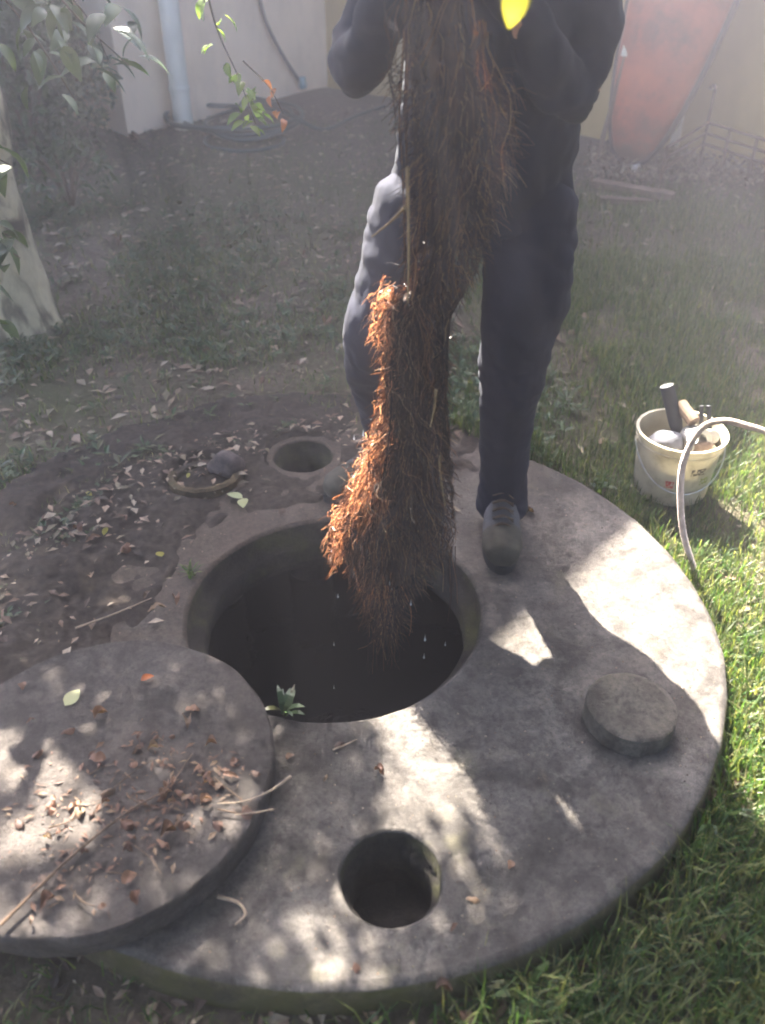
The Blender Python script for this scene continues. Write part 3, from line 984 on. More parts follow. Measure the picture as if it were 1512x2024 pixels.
lt = MB()
for _ in range(27000):
    x, y = random.uniform(-3.0, 3.0), random.uniform(0.1, 6.4)
    if on_tank(x, y, 0.0): continue
    if x > 0.3 and random.random() > 0.32 + 0.68 * sstep(4.0, 4.9, y): continue
    if abs(x) > y * 0.6 + 0.6: continue
    a = random.uniform(0, 6.28)
    d = Vector((math.cos(a), math.sin(a), random.uniform(-0.25, 0.35)))
    L = random.choice([0.012, 0.018, 0.025, 0.035, 0.05, 0.065])
    scatter_leaf(lt, Vector((x, y, gz(x, y) + random.uniform(0.002, 0.010))), d, Vector((random.uniform(-.4, .4), random.uniform(-.4, .4), 1)), L, L * random.uniform(0.25, 0.55))
for _ in range(4200):          # on the dirty part of the slab
    x, y = random.uniform(-1.1, 0.2), random.uniform(1.3, 2.6)
    d0 = math.hypot(x - TC.x, y - TC.y)
    u = ((x - TC.x) * -0.78 + (y - TC.y) * 0.62) / d0
    if d0 > TR or d0 < OPEN_R + 0.05 or random.random() > 0.05 + 0.9 * sstep(0.1, 0.9, u) * sstep(0.55, 0.95, d0): continue
    if min(math.hypot(x - q[0], y - q[1]) for k_, q in HOLES.items() if k_ != 'left') < HOLE_R + 0.02: continue
    a = random.uniform(0, 6.28)
    L = random.choice([0.010, 0.014, 0.02, 0.03, 0.042])
    scatter_leaf(lt, Vector((x, y, TOPZ + 0.012 + 0.02 * sstep(0.5, 1.0, d0) * sstep(0.1, 0.8, u))), Vector((math.cos(a), math.sin(a), random.uniform(-0.1, 0.3))), Vector((random.uniform(-.3, .3), 0, 1)), L, L * random.uniform(0.25, 0.6))
lc = MB()
for _ in range(480):
    cx_, cy_, sp = random.choice([(370, 1580, 50), (270, 1640, 55), (300, 1480, 40), (420, 1530, 45), (110, 1600, 60), (230, 1570, 60), (150, 1720, 70), (200, 1650, 120)])
    p = ground_at(random.gauss(cx_, sp), random.gauss(cy_, sp * 0.7), LIDZ + 0.001)
    if math.hypot(p.x - LID_C.x, p.y - LID_C.y) > LID_R - 0.02: continue
    a = random.uniform(0, 6.28)
    L = random.choice([0.006, 0.009, 0.014, 0.022])
    scatter_leaf(lc, p, Vector((math.cos(a), math.sin(a), random.uniform(-0.05, 0.25))), Vector((random.uniform(-.3, .3), 0, 1)), L, L * random.uniform(0.12, 0.5))
tag(lc.build('leaf_crumbs', M['dry_leaf']), 'crumbs of broken dry leaf scattered over the large lid', 'leaf crumbs', kind='stuff')
tag(lt.build('leaf_litter', M['litter']), 'fine brown leaf litter covering the bare soil', 'leaf litter', kind='stuff')

# specks of grit on the slab and lid
gt = MB()
def grit(x, y, z, s_):
    v = [Vector((s_ * a, s_ * b, s_ * c * 0.7)) for a, b, c in ((1, 0, 0), (-.5, .87, 0), (-.5, -.87, 0), (0, 0, 1))]
    rz = Matrix.Rotation(random.uniform(0, 6), 3, 'Z')
    gt.add([rz @ q + Vector((x, y, z)) for q in v], [(0, 1, 3), (1, 2, 3), (2, 0, 3)])
for _ in range(3200):
    a, r = random.uniform(0, 6.28), TR * math.sqrt(random.random())
    x, y = TC.x + r * math.cos(a), TC.y + r * math.sin(a)
    if r < OPEN_R + 0.02 or r > TR - 0.02 or min(math.hypot(x - q[0], y - q[1]) for q in HOLES.values()) < HOLE_R + 0.012: continue
    if math.hypot(x - LID_C.x, y - LID_C.y) < LID_R + 0.01: continue
    grit(x, y, TOPZ, random.choice([0.0008, 0.001, 0.0015, 0.002, 0.003]))
tag(gt.build('grit', M['litter']), 'crumbs of dirt and grit scattered on the slab', 'grit', kind='stuff')

# ------------------------------------------------------------------ root mass
ROOT_Y = 1.65
prof_px = [(-160, 770, 960), (0, 762, 1000), (150, 772, 1040), (300, 797, 1040), (380, 800, 1005), (450, 802, 985), (560, 800, 940), (600, 742, 900), (680, 757, 897), (740, 762, 893),
           (780, 752, 892), (850, 740, 899), (900, 727, 901), (950, 698, 904), (1000, 672, 906), (1050, 650, 899), (1090, 688, 892), (1130, 702, 845), (1180, 715, 802), (1250, 735, 792), (1320, 748, 785)]
PROF = []
for (py, a, b) in prof_px:
    pa, pb = at(a, py, ROOT_Y), at(b, py, ROOT_Y)
    PROF.append((pa.z, pa.x + 0.004, pb.x - (0.020 if pa.z > 0.25 else 0.0)))
def sil(z):
    if z >= PROF[0][0]: return PROF[0][1:]
    for k in range(len(PROF) - 1):
        if PROF[k][0] >= z >= PROF[k + 1][0]:
            t = (PROF[k][0] - z) / (PROF[k][0] - PROF[k + 1][0])
            return lerp(PROF[k][1], PROF[k + 1][1], t), lerp(PROF[k][2], PROF[k + 1][2], t)
    return PROF[-1][1:]
roots = tag(empty('root_mass', (0.05, ROOT_Y, TOPZ)), 'long dripping clump of reddish brown tree roots hauled out of the manhole', 'roots')
# solid heart of the clump
co = MB()
vs, fs = [], []
nz, na = 90, 26
z_hi, z_lo = PROF[0][0], 0.19
for i in range(nz):
    z = lerp(z_hi, z_lo, i / (nz - 1))
    a, b = sil(z)
    cx_, hw = (a + b) / 2, (b - a) / 2
    for k in range(na):
        an = 2 * math.pi * k / na
        q = (0.58 - 0.22 * sstep(0.85, 1.05, z)) * (1 + 0.35 * noise.noise(Vector((math.cos(an) * 2, math.sin(an) * 2, z * 9))) + 0.25 * noise.noise(Vector((math.cos(an) * 6, math.sin(an) * 6, z * 26))))
        if i in (0, nz - 1): q *= 0.2
        vs.append((cx_ + hw * q * math.cos(an), ROOT_Y + min(hw, 0.11) * 0.85 * q * math.sin(an), z))
for i in range(nz - 1):
    for k in range(na):
        a, b = i * na + k, i * na + (k + 1) % na
        fs.append((a, b, b + na, a + na))
co.add(vs, fs)
co.build('root_core', M['root_core'], roots, True)
st = MB()
fr = MB()
def sweep(p0, vel, L, r0, wig, n=9, gravity=1.0, seed=None, into=None):
    """one root: starts at p0, heads along vel, sags under its weight and wanders"""
    ph = random.uniform(0, 100) if seed is None else seed
    p = Vector(p0); v = Vector(vel).normalized()
    pts = [p.copy()]
    for i in range(n):
        v = (v + Vector((0, 0, -0.22 * gravity)) + Vector((noise.noise(Vector((ph, i * 0.55, 0))), noise.noise(Vector((ph, i * 0.55, 7))), 0.5 * noise.noise(Vector((ph, i * 0.55, 13))))) * wig).normalized()
        p = p + v * (L / n)
        if into is None:       # matted to the clump: a root that strays is drawn back
            a_, b_ = sil(max(p.z, PROF[-1][0]))
            if p.x < a_ - 0.006: p.x = lerp(p.x, a_ - 0.006, 0.7); v.x = abs(v.x) * 0.3
            if p.x > b_ + 0.006: p.x = lerp(p.x, b_ + 0.006, 0.7); v.x = -abs(v.x) * 0.3
        pts.append(p.copy())
    rr_ = [r0 * (1 - 0.7 * (i / n)) for i in range(n + 1)]
    if into is None: st.tube(pts, rr_, 3, False)
    else: into.ribbon(pts, rr_)
def surf(z, an, rf):
    a, b = sil(z)
    cx_, hw = (a + b) / 2, (b - a) / 2
    return Vector((cx_ + hw * rf * math.cos(an), ROOT_Y + min(hw, 0.11) * 0.85 * rf * math.sin(an), z))
for _ in range(520):           # matted locks, each a bundle of strands that share a path
    z0 = random.uniform(0.10, PROF[0][0]) if random.random() < 0.7 else random.uniform(0.15, 0.95)
    if z0 > 0.98 and random.random() < 0.68: continue
    an, rf = random.uniform(0, 6.283), random.uniform(0.30, 0.86)
    L = random.uniform(0.10, 0.42)
    zmin = 0.20 + random.uniform(-0.03, 0.06)
    if z0 - L < zmin and z0 < 0.34: z0 = random.uniform(0.34, 0.6)
    L = min(L, max(0.08, (z0 - zmin) * 0.92))
    ph = random.uniform(0, 100)
    w_ = random.uniform(0.004, 0.016)
    tgt = surf(max(z0 - L, -0.08), an + random.uniform(-0.5, 0.5), min(1.0, rf * random.uniform(0.85, 1.15)))
    base_ = surf(z0, an, rf)
    for k in range(random.randint(5, 18)):
        p0 = base_ + rvec() * w_
        sweep(p0, (tgt - p0) + rvec() * L * 0.12, L * random.uniform(0.6, 1.05), random.uniform(0.0006, 0.0019), random.uniform(0.6, 1.25), 18, 0.5, ph + random.uniform(0, 0.6))
for _ in range(60):            # thicker ropes
    z0 = random.uniform(0.45, PROF[0][0])
    an, rf = random.uniform(0, 6.283), random.uniform(0.3, 0.85)
    L = min(random.uniform(0.3, 0.7), z0 - 0.2)
    sweep(surf(z0, an, rf), surf(max(z0 - L, -0.05), an, rf) - surf(z0, an, rf), L, random.uniform(0.002, 0.0048), 0.16, 26, 0.25)
for _ in range(3000):          # single rootlets that stick out untidily
    z0 = random.uniform(0.24, 1.30)
    if z0 > 0.98 and random.random() < 0.5: continue
    an = random.uniform(0, 6.283)
    p = surf(z0, an, random.uniform(0.5, 0.90))
    if math.cos(an) > 0.1 and random.random() < 0.6: continue
    d = Vector((math.cos(an) * random.uniform(0.1, 0.8), math.sin(an) * random.uniform(0.1, 0.8), random.uniform(-2.4, -0.1)))
    sweep(p, d, random.uniform(0.015, 0.06), random.uniform(0.0004, 0.0009), 1.1, 8, 0.9)
# ragged tufts along the left side, sunlight put into their colour
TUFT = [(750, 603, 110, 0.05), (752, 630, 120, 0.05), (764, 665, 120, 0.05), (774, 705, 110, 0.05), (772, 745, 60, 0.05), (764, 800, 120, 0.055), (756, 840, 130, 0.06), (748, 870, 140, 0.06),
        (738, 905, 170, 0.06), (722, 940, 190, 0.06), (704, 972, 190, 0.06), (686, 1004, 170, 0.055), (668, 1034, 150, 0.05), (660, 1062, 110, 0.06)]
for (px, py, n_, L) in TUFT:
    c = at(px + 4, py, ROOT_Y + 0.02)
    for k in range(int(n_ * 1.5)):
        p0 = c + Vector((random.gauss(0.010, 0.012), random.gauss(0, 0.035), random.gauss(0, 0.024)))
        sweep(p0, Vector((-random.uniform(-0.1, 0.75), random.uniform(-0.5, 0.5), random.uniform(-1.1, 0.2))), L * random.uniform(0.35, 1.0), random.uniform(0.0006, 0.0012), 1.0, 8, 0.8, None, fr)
for _ in range(260):           # a few roots in the painted sunlit orange, lower left part
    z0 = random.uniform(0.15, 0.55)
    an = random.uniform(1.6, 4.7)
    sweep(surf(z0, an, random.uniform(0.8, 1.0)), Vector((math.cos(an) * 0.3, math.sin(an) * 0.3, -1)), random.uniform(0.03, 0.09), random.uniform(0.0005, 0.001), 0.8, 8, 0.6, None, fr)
for _ in range(150):           # the thin tail that trails into the manhole
    z0 = random.uniform(0.02, 0.30)
    a, b = sil(min(z0, 0.12))
    p = Vector((random.gauss((a + b) / 2, (b - a) * 0.22), ROOT_Y + random.gauss(0, 0.02), z0))
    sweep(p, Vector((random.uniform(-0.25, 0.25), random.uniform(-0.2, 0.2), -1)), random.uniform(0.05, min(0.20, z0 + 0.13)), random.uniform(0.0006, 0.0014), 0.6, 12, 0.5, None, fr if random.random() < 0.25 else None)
for px in (712, 718, 724):     # the stiff side root with a drop at its end
    sweep(at(756, 852, ROOT_Y), at(px - 10, 864, ROOT_Y) - at(756, 852, ROOT_Y), 0.055, 0.003, 0.1, 6, 0.05)
for (px, y0_, y1_) in ((655, 1040, 1150), (705, 1100, 1215), (735, 1120, 1330), (770, 1150, 1320), (800, 1110, 1190), (880, 1040, 1160), (895, 1080, 1215), (750, 1150, 1300), (780, 1170, 1290)):
    for k in range(5):         # single strings that hang clear
        a, b = at(px + random.uniform(-9, 9), y0_, ROOT_Y), at(px + random.uniform(-14, 14), y1_ + random.uniform(-25, 15), ROOT_Y)
        pts = spline([a, lerp(a, b, 0.35) + rvec() * 0.012, lerp(a, b, 0.7) + rvec() * 0.012, b], 5)
        st.tube(pts, [lerp(0.0014, 0.0006, i / (len(pts) - 1)) for i in range(len(pts))], 3, False)
for _ in range(5200):          # fine fuzz that sticks out
    z0 = random.uniform(0.02, 1.35)
    a, b = sil(z0)
    cx_, hw = (a + b) / 2, (b - a) / 2
    an = random.uniform(0, 6.283)
    q = random.uniform(0.75, 0.98)
    p = Vector((cx_ + hw * q * math.cos(an), ROOT_Y + min(hw, 0.11) * 0.85 * q * math.sin(an), z0))
    d = Vector((math.cos(an), math.sin(an), random.uniform(-1.8, 0.3))).normalized()
    L = random.uniform(0.012, 0.045)
    m_ = p + d * L * 0.5 + rvec() * 0.006
    e_ = p + d * L + Vector((0, 0, -L * 0.35)) + rvec() * 0.010
    st.tube([p, m_, e_], [0.0009, 0.0008, 0.0004], 3, False)
tag(st.build('root_strands', M['root'], roots), kind='stuff')
tag(fr.build('sunlit_roots', M['root_sunlit'], roots), kind='stuff')
# pale thicker roots seen in the clump
for pts in ([(862, 770), (858, 810), (850, 845)], [(868, 900), (872, 950), (880, 1000)], [(805, 330), (808, 480), (806, 600)], [(800, 410), (770, 440), (735, 468)]):
    w = MB()
    pt = spline([at(x, y, ROOT_Y - 0.10 if x > 790 else ROOT_Y - 0.06) for x, y in pts], 6)
    w.tube(pt, [lerp(0.0034, 0.0015, i / (len(pt) - 1)) for i in range(len(pt))], 8)
    w.build('thick_root', M['root_pale'], roots, True)

# drops falling from the roots
for (px, py, s_) in ((812, 1195, 5), (840, 1265, 6), (838, 1300, 5), (660, 1275, 4), (668, 1180, 3.5), (745, 1138, 4.5), (770, 1155, 4), (655, 1090, 3), (880, 1275, 4), (660, 1360, 4), (718, 860, 4), (700, 868, 3.5), (870, 935, 4), (775, 1165, 3)):
    w = MB()
    r_ = s_ * 0.0005
    w.lathe([(0.0002, 6.5 * r_), (0.40 * r_, 2.6 * r_), (0.9 * r_, 0.4 * r_), (r_, -0.2 * r_), (0.75 * r_, -0.8 * r_), (0.0002, -1.1 * r_)], 10)
    o = w.build('water_drop', M['drop'], None, True)
    o.location = at(px, py, ROOT_Y - 0.05)
    tag(o, 'falling water drop with painted white glint below the wet roots', 'water drop', 'drops falling from the roots')

# ------------------------------------------------------------------ person
def ringset(mb, rings, n=20):
    """rings: (centre, normal direction, rx, ry, x axis)"""
    vs, fs = [], []
    for (c, d, rx, ry, xa) in rings:
        c, d, xa = Vector(c), Vector(d).normalized(), Vector(xa)
        xa = (xa - d * xa.dot(d)).normalized()
        ya = d.cross(xa)
        for k in range(n):
            a = 2 * math.pi * k / n
            vs.append(c + xa * rx * math.cos(a) + ya * ry * math.sin(a))
    m_ = len(rings)
    for i in range(m_ - 1):
        for k in range(n):
            a, b = i * n + k, i * n + (k + 1) % n
            fs.append((a, b, b + n, a + n))
    fs.append(tuple(range(n - 1, -1, -1)))
    fs.append(tuple((m_ - 1) * n + k for k in range(n)))
    mb.add(vs, fs)

def limb(mb, pts, radii, ratio=1.0, sub=5, n=20, xa=(1, 0, 0), cap=True):
    """smooth limb through joints"""
    P_ = spline(pts, sub)
    m_ = len(P_)
    rr = []
    for i in range(m_):
        t = i / (m_ - 1) * (len(radii) - 1)
        k = min(int(t), len(radii) - 2)
        rr.append(lerp(radii[k], radii[k + 1], sstep(0, 1, t - k)))
    rings = []
    for i, p in enumerate(P_):
        d = P_[min(i + 1, m_ - 1)] - P_[max(i - 1, 0)]
        rings.append((p, d, rr[i], rr[i] * ratio, xa))
    if cap:
        d0 = (P_[0] - P_[1]).normalized(); d1 = (P_[-1] - P_[-2]).normalized()
        rings = [(P_[0] + d0 * rr[0] * 0.8, P_[1] - P_[0], rr[0] * 0.45, rr[0] * 0.45 * ratio, xa)] + rings + [(P_[-1] + d1 * rr[-1] * 0.8, d1, rr[-1] * 0.45, rr[-1] * 0.45 * ratio, xa)]
    ringset(mb, rings, n)

def ball(mb, c, r, seg=14):
    rings = []
    for i in range(1, seg):
        a = math.pi * i / seg
        rings.append((Vector(c) + Vector((0, 0, -math.cos(a) * r[2])), (0, 0, 1), r[0] * math.sin(a), r[1] * math.sin(a), (1, 0, 0)))
    ringset(mb, rings, 18)

def remesh(mb, name, voxel, smooth_it=4):
    me = mb.mesh(name + '_raw')
    o = bpy.data.objects.new(name + '_raw', me)
    COL.objects.link(o)
    md = o.modifiers.new('r', 'REMESH'); md.mode = 'VOXEL'; md.voxel_size = voxel; md.use_smooth_shade = True
    if smooth_it:
        ms = o.modifiers.new('s', 'SMOOTH'); ms.iterations = smooth_it; ms.factor = 0.5
    dg = bpy.context.evaluated_depsgraph_get()
    out = bpy.data.meshes.new_from_object(o.evaluated_get(dg))
    bpy.data.objects.remove(o)
    out.name = name
    for p in out.polygons: p.use_smooth = True
    return out

HIP = Vector((0.24, 2.03, 1.06))
# image-left leg is the person's right leg
hipL, kneeL, ankL, toeL = Vector((0.092, 2.02, 1.00)), Vector((-0.015, 1.97, 0.68)), Vector((0.03, 2.21, 0.22)), Vector((-0.12, 2.12, 0.16))
hipR, kneeR, ankR, toeR = Vector((0.335, 2.02, 1.00)), Vector((0.325, 1.945, 0.64)), Vector((0.335, 1.985, 0.22)), Vector((0.325, 1.845, 0.16))
shL, elL, haL = Vector((0.045, 1.95, 1.50)), Vector((-0.055, 1.88, 1.315)), Vector((0.055, 1.70, 1.50))
shR, elR, haR = Vector((0.400, 1.95, 1.50)), Vector((0.375, 1.86, 1.27)), Vector((0.165, 1.69, 1.53))
CH = Vector((0.235, 1.96, 1.38)); HEAD = Vector((0.225, 1.86, 1.765))
person = tag(empty('person', (0.2, 2.03, TOPZ)), 'person in dark navy work clothes and boots hauling up the roots with both hands', 'person')

bd = MB()
# trunk, neck, head
ringset(bd, [((HIP.x, 2.03, 0.97), (0, 0, 1), 0.14, 0.09, (1, 0, 0)), ((HIP.x, 2.03, 1.06), (0, -0.1, 1), 0.155, 0.105, (1, 0, 0)), ((0.24, 2.01, 1.18), (0, -0.15, 1), 0.145, 0.10, (1, 0, 0)),
             (CH, (0, -0.15, 1), 0.165, 0.11, (1, 0, 0)), ((0.235, 1.945, 1.47), (0, -0.2, 1), 0.175, 0.10, (1, 0, 0)), ((0.235, 1.935, 1.53), (0, -0.3, 1), 0.11, 0.075, (1, 0, 0)), ((0.233, 1.925, 1.56), (0, -0.3, 1), 0.06, 0.055, (1, 0, 0)),
             ((0.228, 1.89, 1.66), (0, -0.3, 1), 0.055, 0.06, (1, 0, 0))], 24)
ball(bd, HEAD, (0.077, 0.098, 0.118))
ball(bd, HEAD + Vector((0, -0.035, -0.065)), (0.055, 0.06, 0.06))          # jaw
limb(bd, [HEAD + Vector((0, -0.088, 0.015)), HEAD + Vector((0, -0.108, -0.018)), HEAD + Vector((0, -0.112, -0.03))], [0.009, 0.013, 0.014])  # nose
for sx in (-1, 1):
    ball(bd, HEAD + Vector((sx * 0.079, 0.005, -0.005)), (0.010, 0.022, 0.032), 8)   # ears
limb(bd, [HEAD + Vector((-0.026, -0.092, -0.062)), HEAD + Vector((0, -0.100, -0.064)), HEAD + Vector((0.026, -0.092, -0.062))], [0.008, 0.010, 0.008])  # lips
# legs under the trousers
limb(bd, [hipL, kneeL, ankL], [0.080, 0.055, 0.040])
limb(bd, [hipR, kneeR, ankR], [0.080, 0.055, 0.040])
# arms
limb(bd, [shL, elL, haL], [0.056, 0.043, 0.030])
limb(bd, [shR, elR, haR], [0.056, 0.043, 0.030])
# hands closed round the top of the root clump
def hand(h, elbow, side):
    grip = Vector((0.105, ROOT_Y + 0.015, h.z + 0.015))
    fwd = (h - elbow).normalized()
    pc = h + fwd * 0.045
    limb(bd, [h, pc, h + fwd * 0.085], [0.028, 0.040, 0.034], 0.55, 4, 14, (0, 0, 1))
    for k, ln in enumerate((0.070, 0.080, 0.075, 0.060)):
        b0 = h + fwd * 0.085 + Vector((0, 0, 0.030 - 0.020 * k))
        towards = Vector((-side * 0.75, -0.55, 0)).normalized()
        b1 = b0 + (fwd * 0.55 + Vector((side * 0.15, -0.75, 0))).normalized() * ln * 0.45
        b2 = b1 + (Vector((-side * 0.8, -0.5, -0.05))).normalized() * ln * 0.35
        b3 = b2 + (Vector((-side * 0.6, 0.65, -0.1))).normalized() * ln * 0.30
        limb(bd, [b0, b1, b2, b3], [0.0105, 0.0095, 0.009, 0.0078], 1.0, 3, 10)
    t0 = h + fwd * 0.035 + Vector((0, 0, 0.030))
    t1 = t0 + (fwd * 0.5 + Vector((-side * 0.3, -0.2, 0.75))).normalized() * 0.035
    t2 = t1 + (fwd * 0.7 + Vector((-side * 0.6, -0.2, 0.1))).normalized() * 0.030
    limb(bd, [t0, t1, t2], [0.013, 0.011, 0.009], 1.0, 3, 10)
hand(haL, elL, -1)
hand(haR, elR, 1)
bme = remesh(bd, 'body', 0.007, 3)
body = link('body', bme, M['skin'], person)
# eyes
for sx in (-1, 1):
    w = MB(); ball(w, HEAD + Vector((sx * 0.030, -0.083, 0.006)), (0.012, 0.012, 0.009), 8)
    w.build('eye', M['white_plastic'], body, True)
# hair
hm = MB()
ball(hm, HEAD + Vector((0, 0.018, 0.025)), (0.084, 0.100, 0.108))
hme = remesh(hm, 'hair', 0.008, 2)
hn = [v.normal.copy() for v in hme.vertices]
for v, n_ in zip(hme.vertices, hn):
    v.co += n_ * (0.005 * noise.noise(v.co * 60))
link('hair', hme, M['hair'], person)

def fold(me, amp, sx, sz, seed):
    nrm = [v.normal.copy() for v in me.vertices]
    for v, n_ in zip(me.vertices, nrm):
        q = noise.noise(Vector((v.co.x * sx + seed, v.co.y * sx, v.co.z * sz))) + 0.5 * noise.noise(Vector((v.co.x * sx * 2.3 + v.co.z * 6, v.co.y * sx * 2, v.co.z * sz * 2.2 + seed)))
        v.co += n_ * (amp * q)
tm = MB()
ringset(tm, [((0.24, 2.035, 0.93), (0, 0, 1), 0.165, 0.115, (1, 0, 0)), ((0.24, 2.035, 1.0), (0, 0, 1), 0.190, 0.130, (1, 0, 0)), ((0.24, 2.03, 1.08), (0, -0.1, 1), 0.182, 0.128, (1, 0, 0)), ((0.24, 2.025, 1.15), (0, -0.1, 1), 0.168, 0.120, (1, 0, 0))], 26)
limb(tm, [hipL + Vector((0, 0, 0.02)), (hipL + kneeL) / 2 + Vector((-0.005, -0.01, 0)), kneeL, (kneeL + ankL) / 2 + Vector((0.0, 0.015, 0)), ankL + Vector((0, 0, 0.02)), ankL + Vector((-0.005, -0.015, -0.035))], [0.112, 0.100, 0.084, 0.076, 0.070, 0.073], 1.05)
limb(tm, [hipR + Vector((0, 0, 0.02)), (hipR + kneeR) / 2 + Vector((0.012, -0.01, 0)), kneeR, (kneeR + ankR) / 2 + Vector((0.0, 0.015, 0)), ankR + Vector((0, 0, 0.02)), ankR + Vector((0, -0.015, -0.035))], [0.115, 0.104, 0.086, 0.071, 0.068, 0.075], 1.05)
tme = remesh(tm, 'trousers', 0.008, 3)
fold(tme, 0.0085, 6, 7, 3)
nr = [v.normal.copy() for v in tme.vertices]
for v, n_ in zip(tme.vertices, nr):      # slanting creases at knee, crotch and ankle
    z = v.co.z
    wgt = 0.35 + 0.9 * math.exp(-((z - 0.62) / 0.09) ** 2) + 0.5 * math.exp(-((z - 0.25) / 0.07) ** 2) + 0.6 * math.exp(-((z - 0.92) / 0.08) ** 2)
    q = noise.noise(Vector((v.co.x * 14 + z * 11, v.co.y * 12 - z * 7, z * 17)))
    v.co += n_ * (0.0085 * wgt * (abs(q) * 1.6 - 0.35))
fold(tme, 0.0018, 26, 40, 8)
tro = link('trousers', tme, M['trousers'], person)
w = MB()
w.add([at(1045, 690, 1.84) + Vector((0, 0, 0)), at(1046, 690, 1.84), at(1046, 691, 1.84)], [(0, 1, 2)])
sm = MB()
ringset(sm, [((0.225, 2.035, 0.985), (0, -0.1, 1), 0.212, 0.140, (1, 0, 0)), ((0.23, 2.03, 1.06), (0, -0.1, 1), 0.208, 0.140, (1, 0, 0)), ((0.235, 2.015, 1.14), (0, -0.1, 1), 0.200, 0.136, (1, 0, 0)), ((0.238, 1.99, 1.26), (0, -0.15, 1), 0.190, 0.132, (1, 0, 0)),
             (CH, (0, -0.15, 1), 0.192, 0.135, (1, 0, 0)), ((0.235, 1.945, 1.48), (0, -0.2, 1), 0.195, 0.118, (1, 0, 0)), ((0.235, 1.935, 1.545), (0, -0.3, 1), 0.12, 0.085, (1, 0, 0)), ((0.233, 1.925, 1.58), (0, -0.3, 1), 0.072, 0.067, (1, 0, 0))], 26)
limb(sm, [shL, elL, lerp(elL, haL, 0.88)], [0.074, 0.056, 0.042])
limb(sm, [shR, elR, lerp(elR, haR, 0.88)], [0.074, 0.056, 0.042])
sme = remesh(sm, 'shirt', 0.009, 3)
fold(sme, 0.014, 11, 12, 12)
fold(sme, 0.004, 20, 20, 4)
link('shirt', sme, M['shirt'], person)

w = MB()
ringset(w, [((0.238, 2.03, z_), (0, -0.1, 1), rx, ry, (1, 0, 0)) for z_, rx, ry in ((1.105, 0.188, 0.134), (1.110, 0.191, 0.137), (1.140, 0.188, 0.134), (1.145, 0.184, 0.130))], 40)
w.build('belt', M['rubber'], person, True)
def boot(ank, toe, nm):
    d = (toe - ank); d.z = 0; d.normalize()
    heel = ank - d * 0.055; heel.z = TOPZ
    tip = heel + d * 0.285
    b_ = MB()
    limb(b_, [Vector((ank.x, ank.y, TOPZ + 0.19)), Vector((ank.x, ank.y, TOPZ + 0.10)), Vector((ank.x, ank.y, TOPZ + 0.06))], [0.050, 0.050, 0.050], 1.15)
    up = Vector((0, 0, 1)); xa = d.cross(up)
    rg = []
    for t, wdt, hgt in tuple((q0, q1 * 1.12, q2 * 1.18) for q0, q1, q2 in ((0.0, 0.030, 0.030), (0.03, 0.040, 0.045), (0.25, 0.042, 0.055), (0.42, 0.043, 0.048), (0.62, 0.048, 0.038), (0.82, 0.049, 0.032), (0.94, 0.040, 0.028), (1.0, 0.022, 0.018))):
        c = lerp(heel, tip, t) + up * (hgt + 0.016)
        rg.append((c, d, wdt, hgt, xa))
    ringset(b_, rg, 20)
    me = remesh(b_, 'boot', 0.006, 3)
    fold(me, 0.003, 18, 24, 5)
    me.materials.append(M['boot']); me.materials.append(M['boot_cap'])
    for p in me.polygons:
        c = p.center
        if (c - heel).dot(d) > 0.19: p.material_index = 1
    bo = link('boot', me, None, person)
    s_ = MB()
    outl = []
    for k in range(36):
        a = 2 * math.pi * k / 36
        lx, ly = math.cos(a), math.sin(a)
        wdt = 0.056 * (0.85 + 0.15 * lx) * (1 - 0.10 * math.exp(-((lx + 0.15) / 0.25) ** 2))
        q = heel + d * (0.1425 + 0.150 * lx) + xa * ly * wdt * (1.05 if abs(lx) < 0.9 else 1)
        outl.append(q)
    vs = [(q.x, q.y, z) for z in (TOPZ + 0.001, TOPZ + 0.026) for q in outl]
    fs = [tuple(range(35, -1, -1)), tuple(range(36, 72))] + [(k, (k + 1) % 36, 36 + (k + 1) % 36, 36 + k) for k in range(36)]
    s_.add(vs, fs)
    s_.build('sole', M['rubber'], bo)
    lw = MB()
    for k in range(5):
        c = heel + d * (0.115 + 0.020 * k) + up * (0.146 - 0.0115 * k)
        lw.tube(spline([c - xa * 0.028 - up * 0.010, c + up * 0.004 + d * 0.006, c + xa * 0.028 - up * 0.010], 4), 0.0025, 6)
        lw.tube(spline([c - xa * 0.028 - up * 0.010 + d * 0.012, c + up * 0.003, c + xa * 0.028 - up * 0.010 - d * 0.004], 4), 0.0022, 6)
    lw.build('laces', M['twig'], bo, True)
boot(ankL, toeL, 'l')
boot(ankR, toeR, 'r')

# ------------------------------------------------------------------ bucket and tools
BK = Vector((0.912, 2.255, 0)); BK.z = gz(BK.x, BK.y) + 0.004
bucket = tag(empty('bucket', BK), 'cream plastic bucket full of tools standing on the grass', 'bucket')
BH, BR = 0.215, 0.129
w = MB()
w.lathe([(0.0, 0.004), (0.108, 0.004), (0.112, 0.010), (BR - 0.004, BH - 0.035), (BR + 0.002, BH - 0.034), (BR + 0.003, BH - 0.028), (BR, BH - 0.026), (BR, BH - 0.012), (BR + 0.006, BH - 0.010), (BR + 0.007, BH), (BR - 0.002, BH), (BR - 0.006, BH - 0.03), (0.106, 0.012), (0.0, 0.010)], 64, BK)
w.build('shell', M['bucket'], bucket, True)
w = MB()
hp = []
for k in range(25):
    a = math.pi * k / 24
    hp.append(BK + Vector((-math.cos(a) * (BR + 0.008), -math.sin(a) * 0.065 - 0.004 - 0.09 * math.sin(a) * 0.6, BH - 0.03 - math.sin(a) * 0.125)))
w.tube(hp, 0.0022, 8)
w.build('handle', M['wire'], bucket, True)
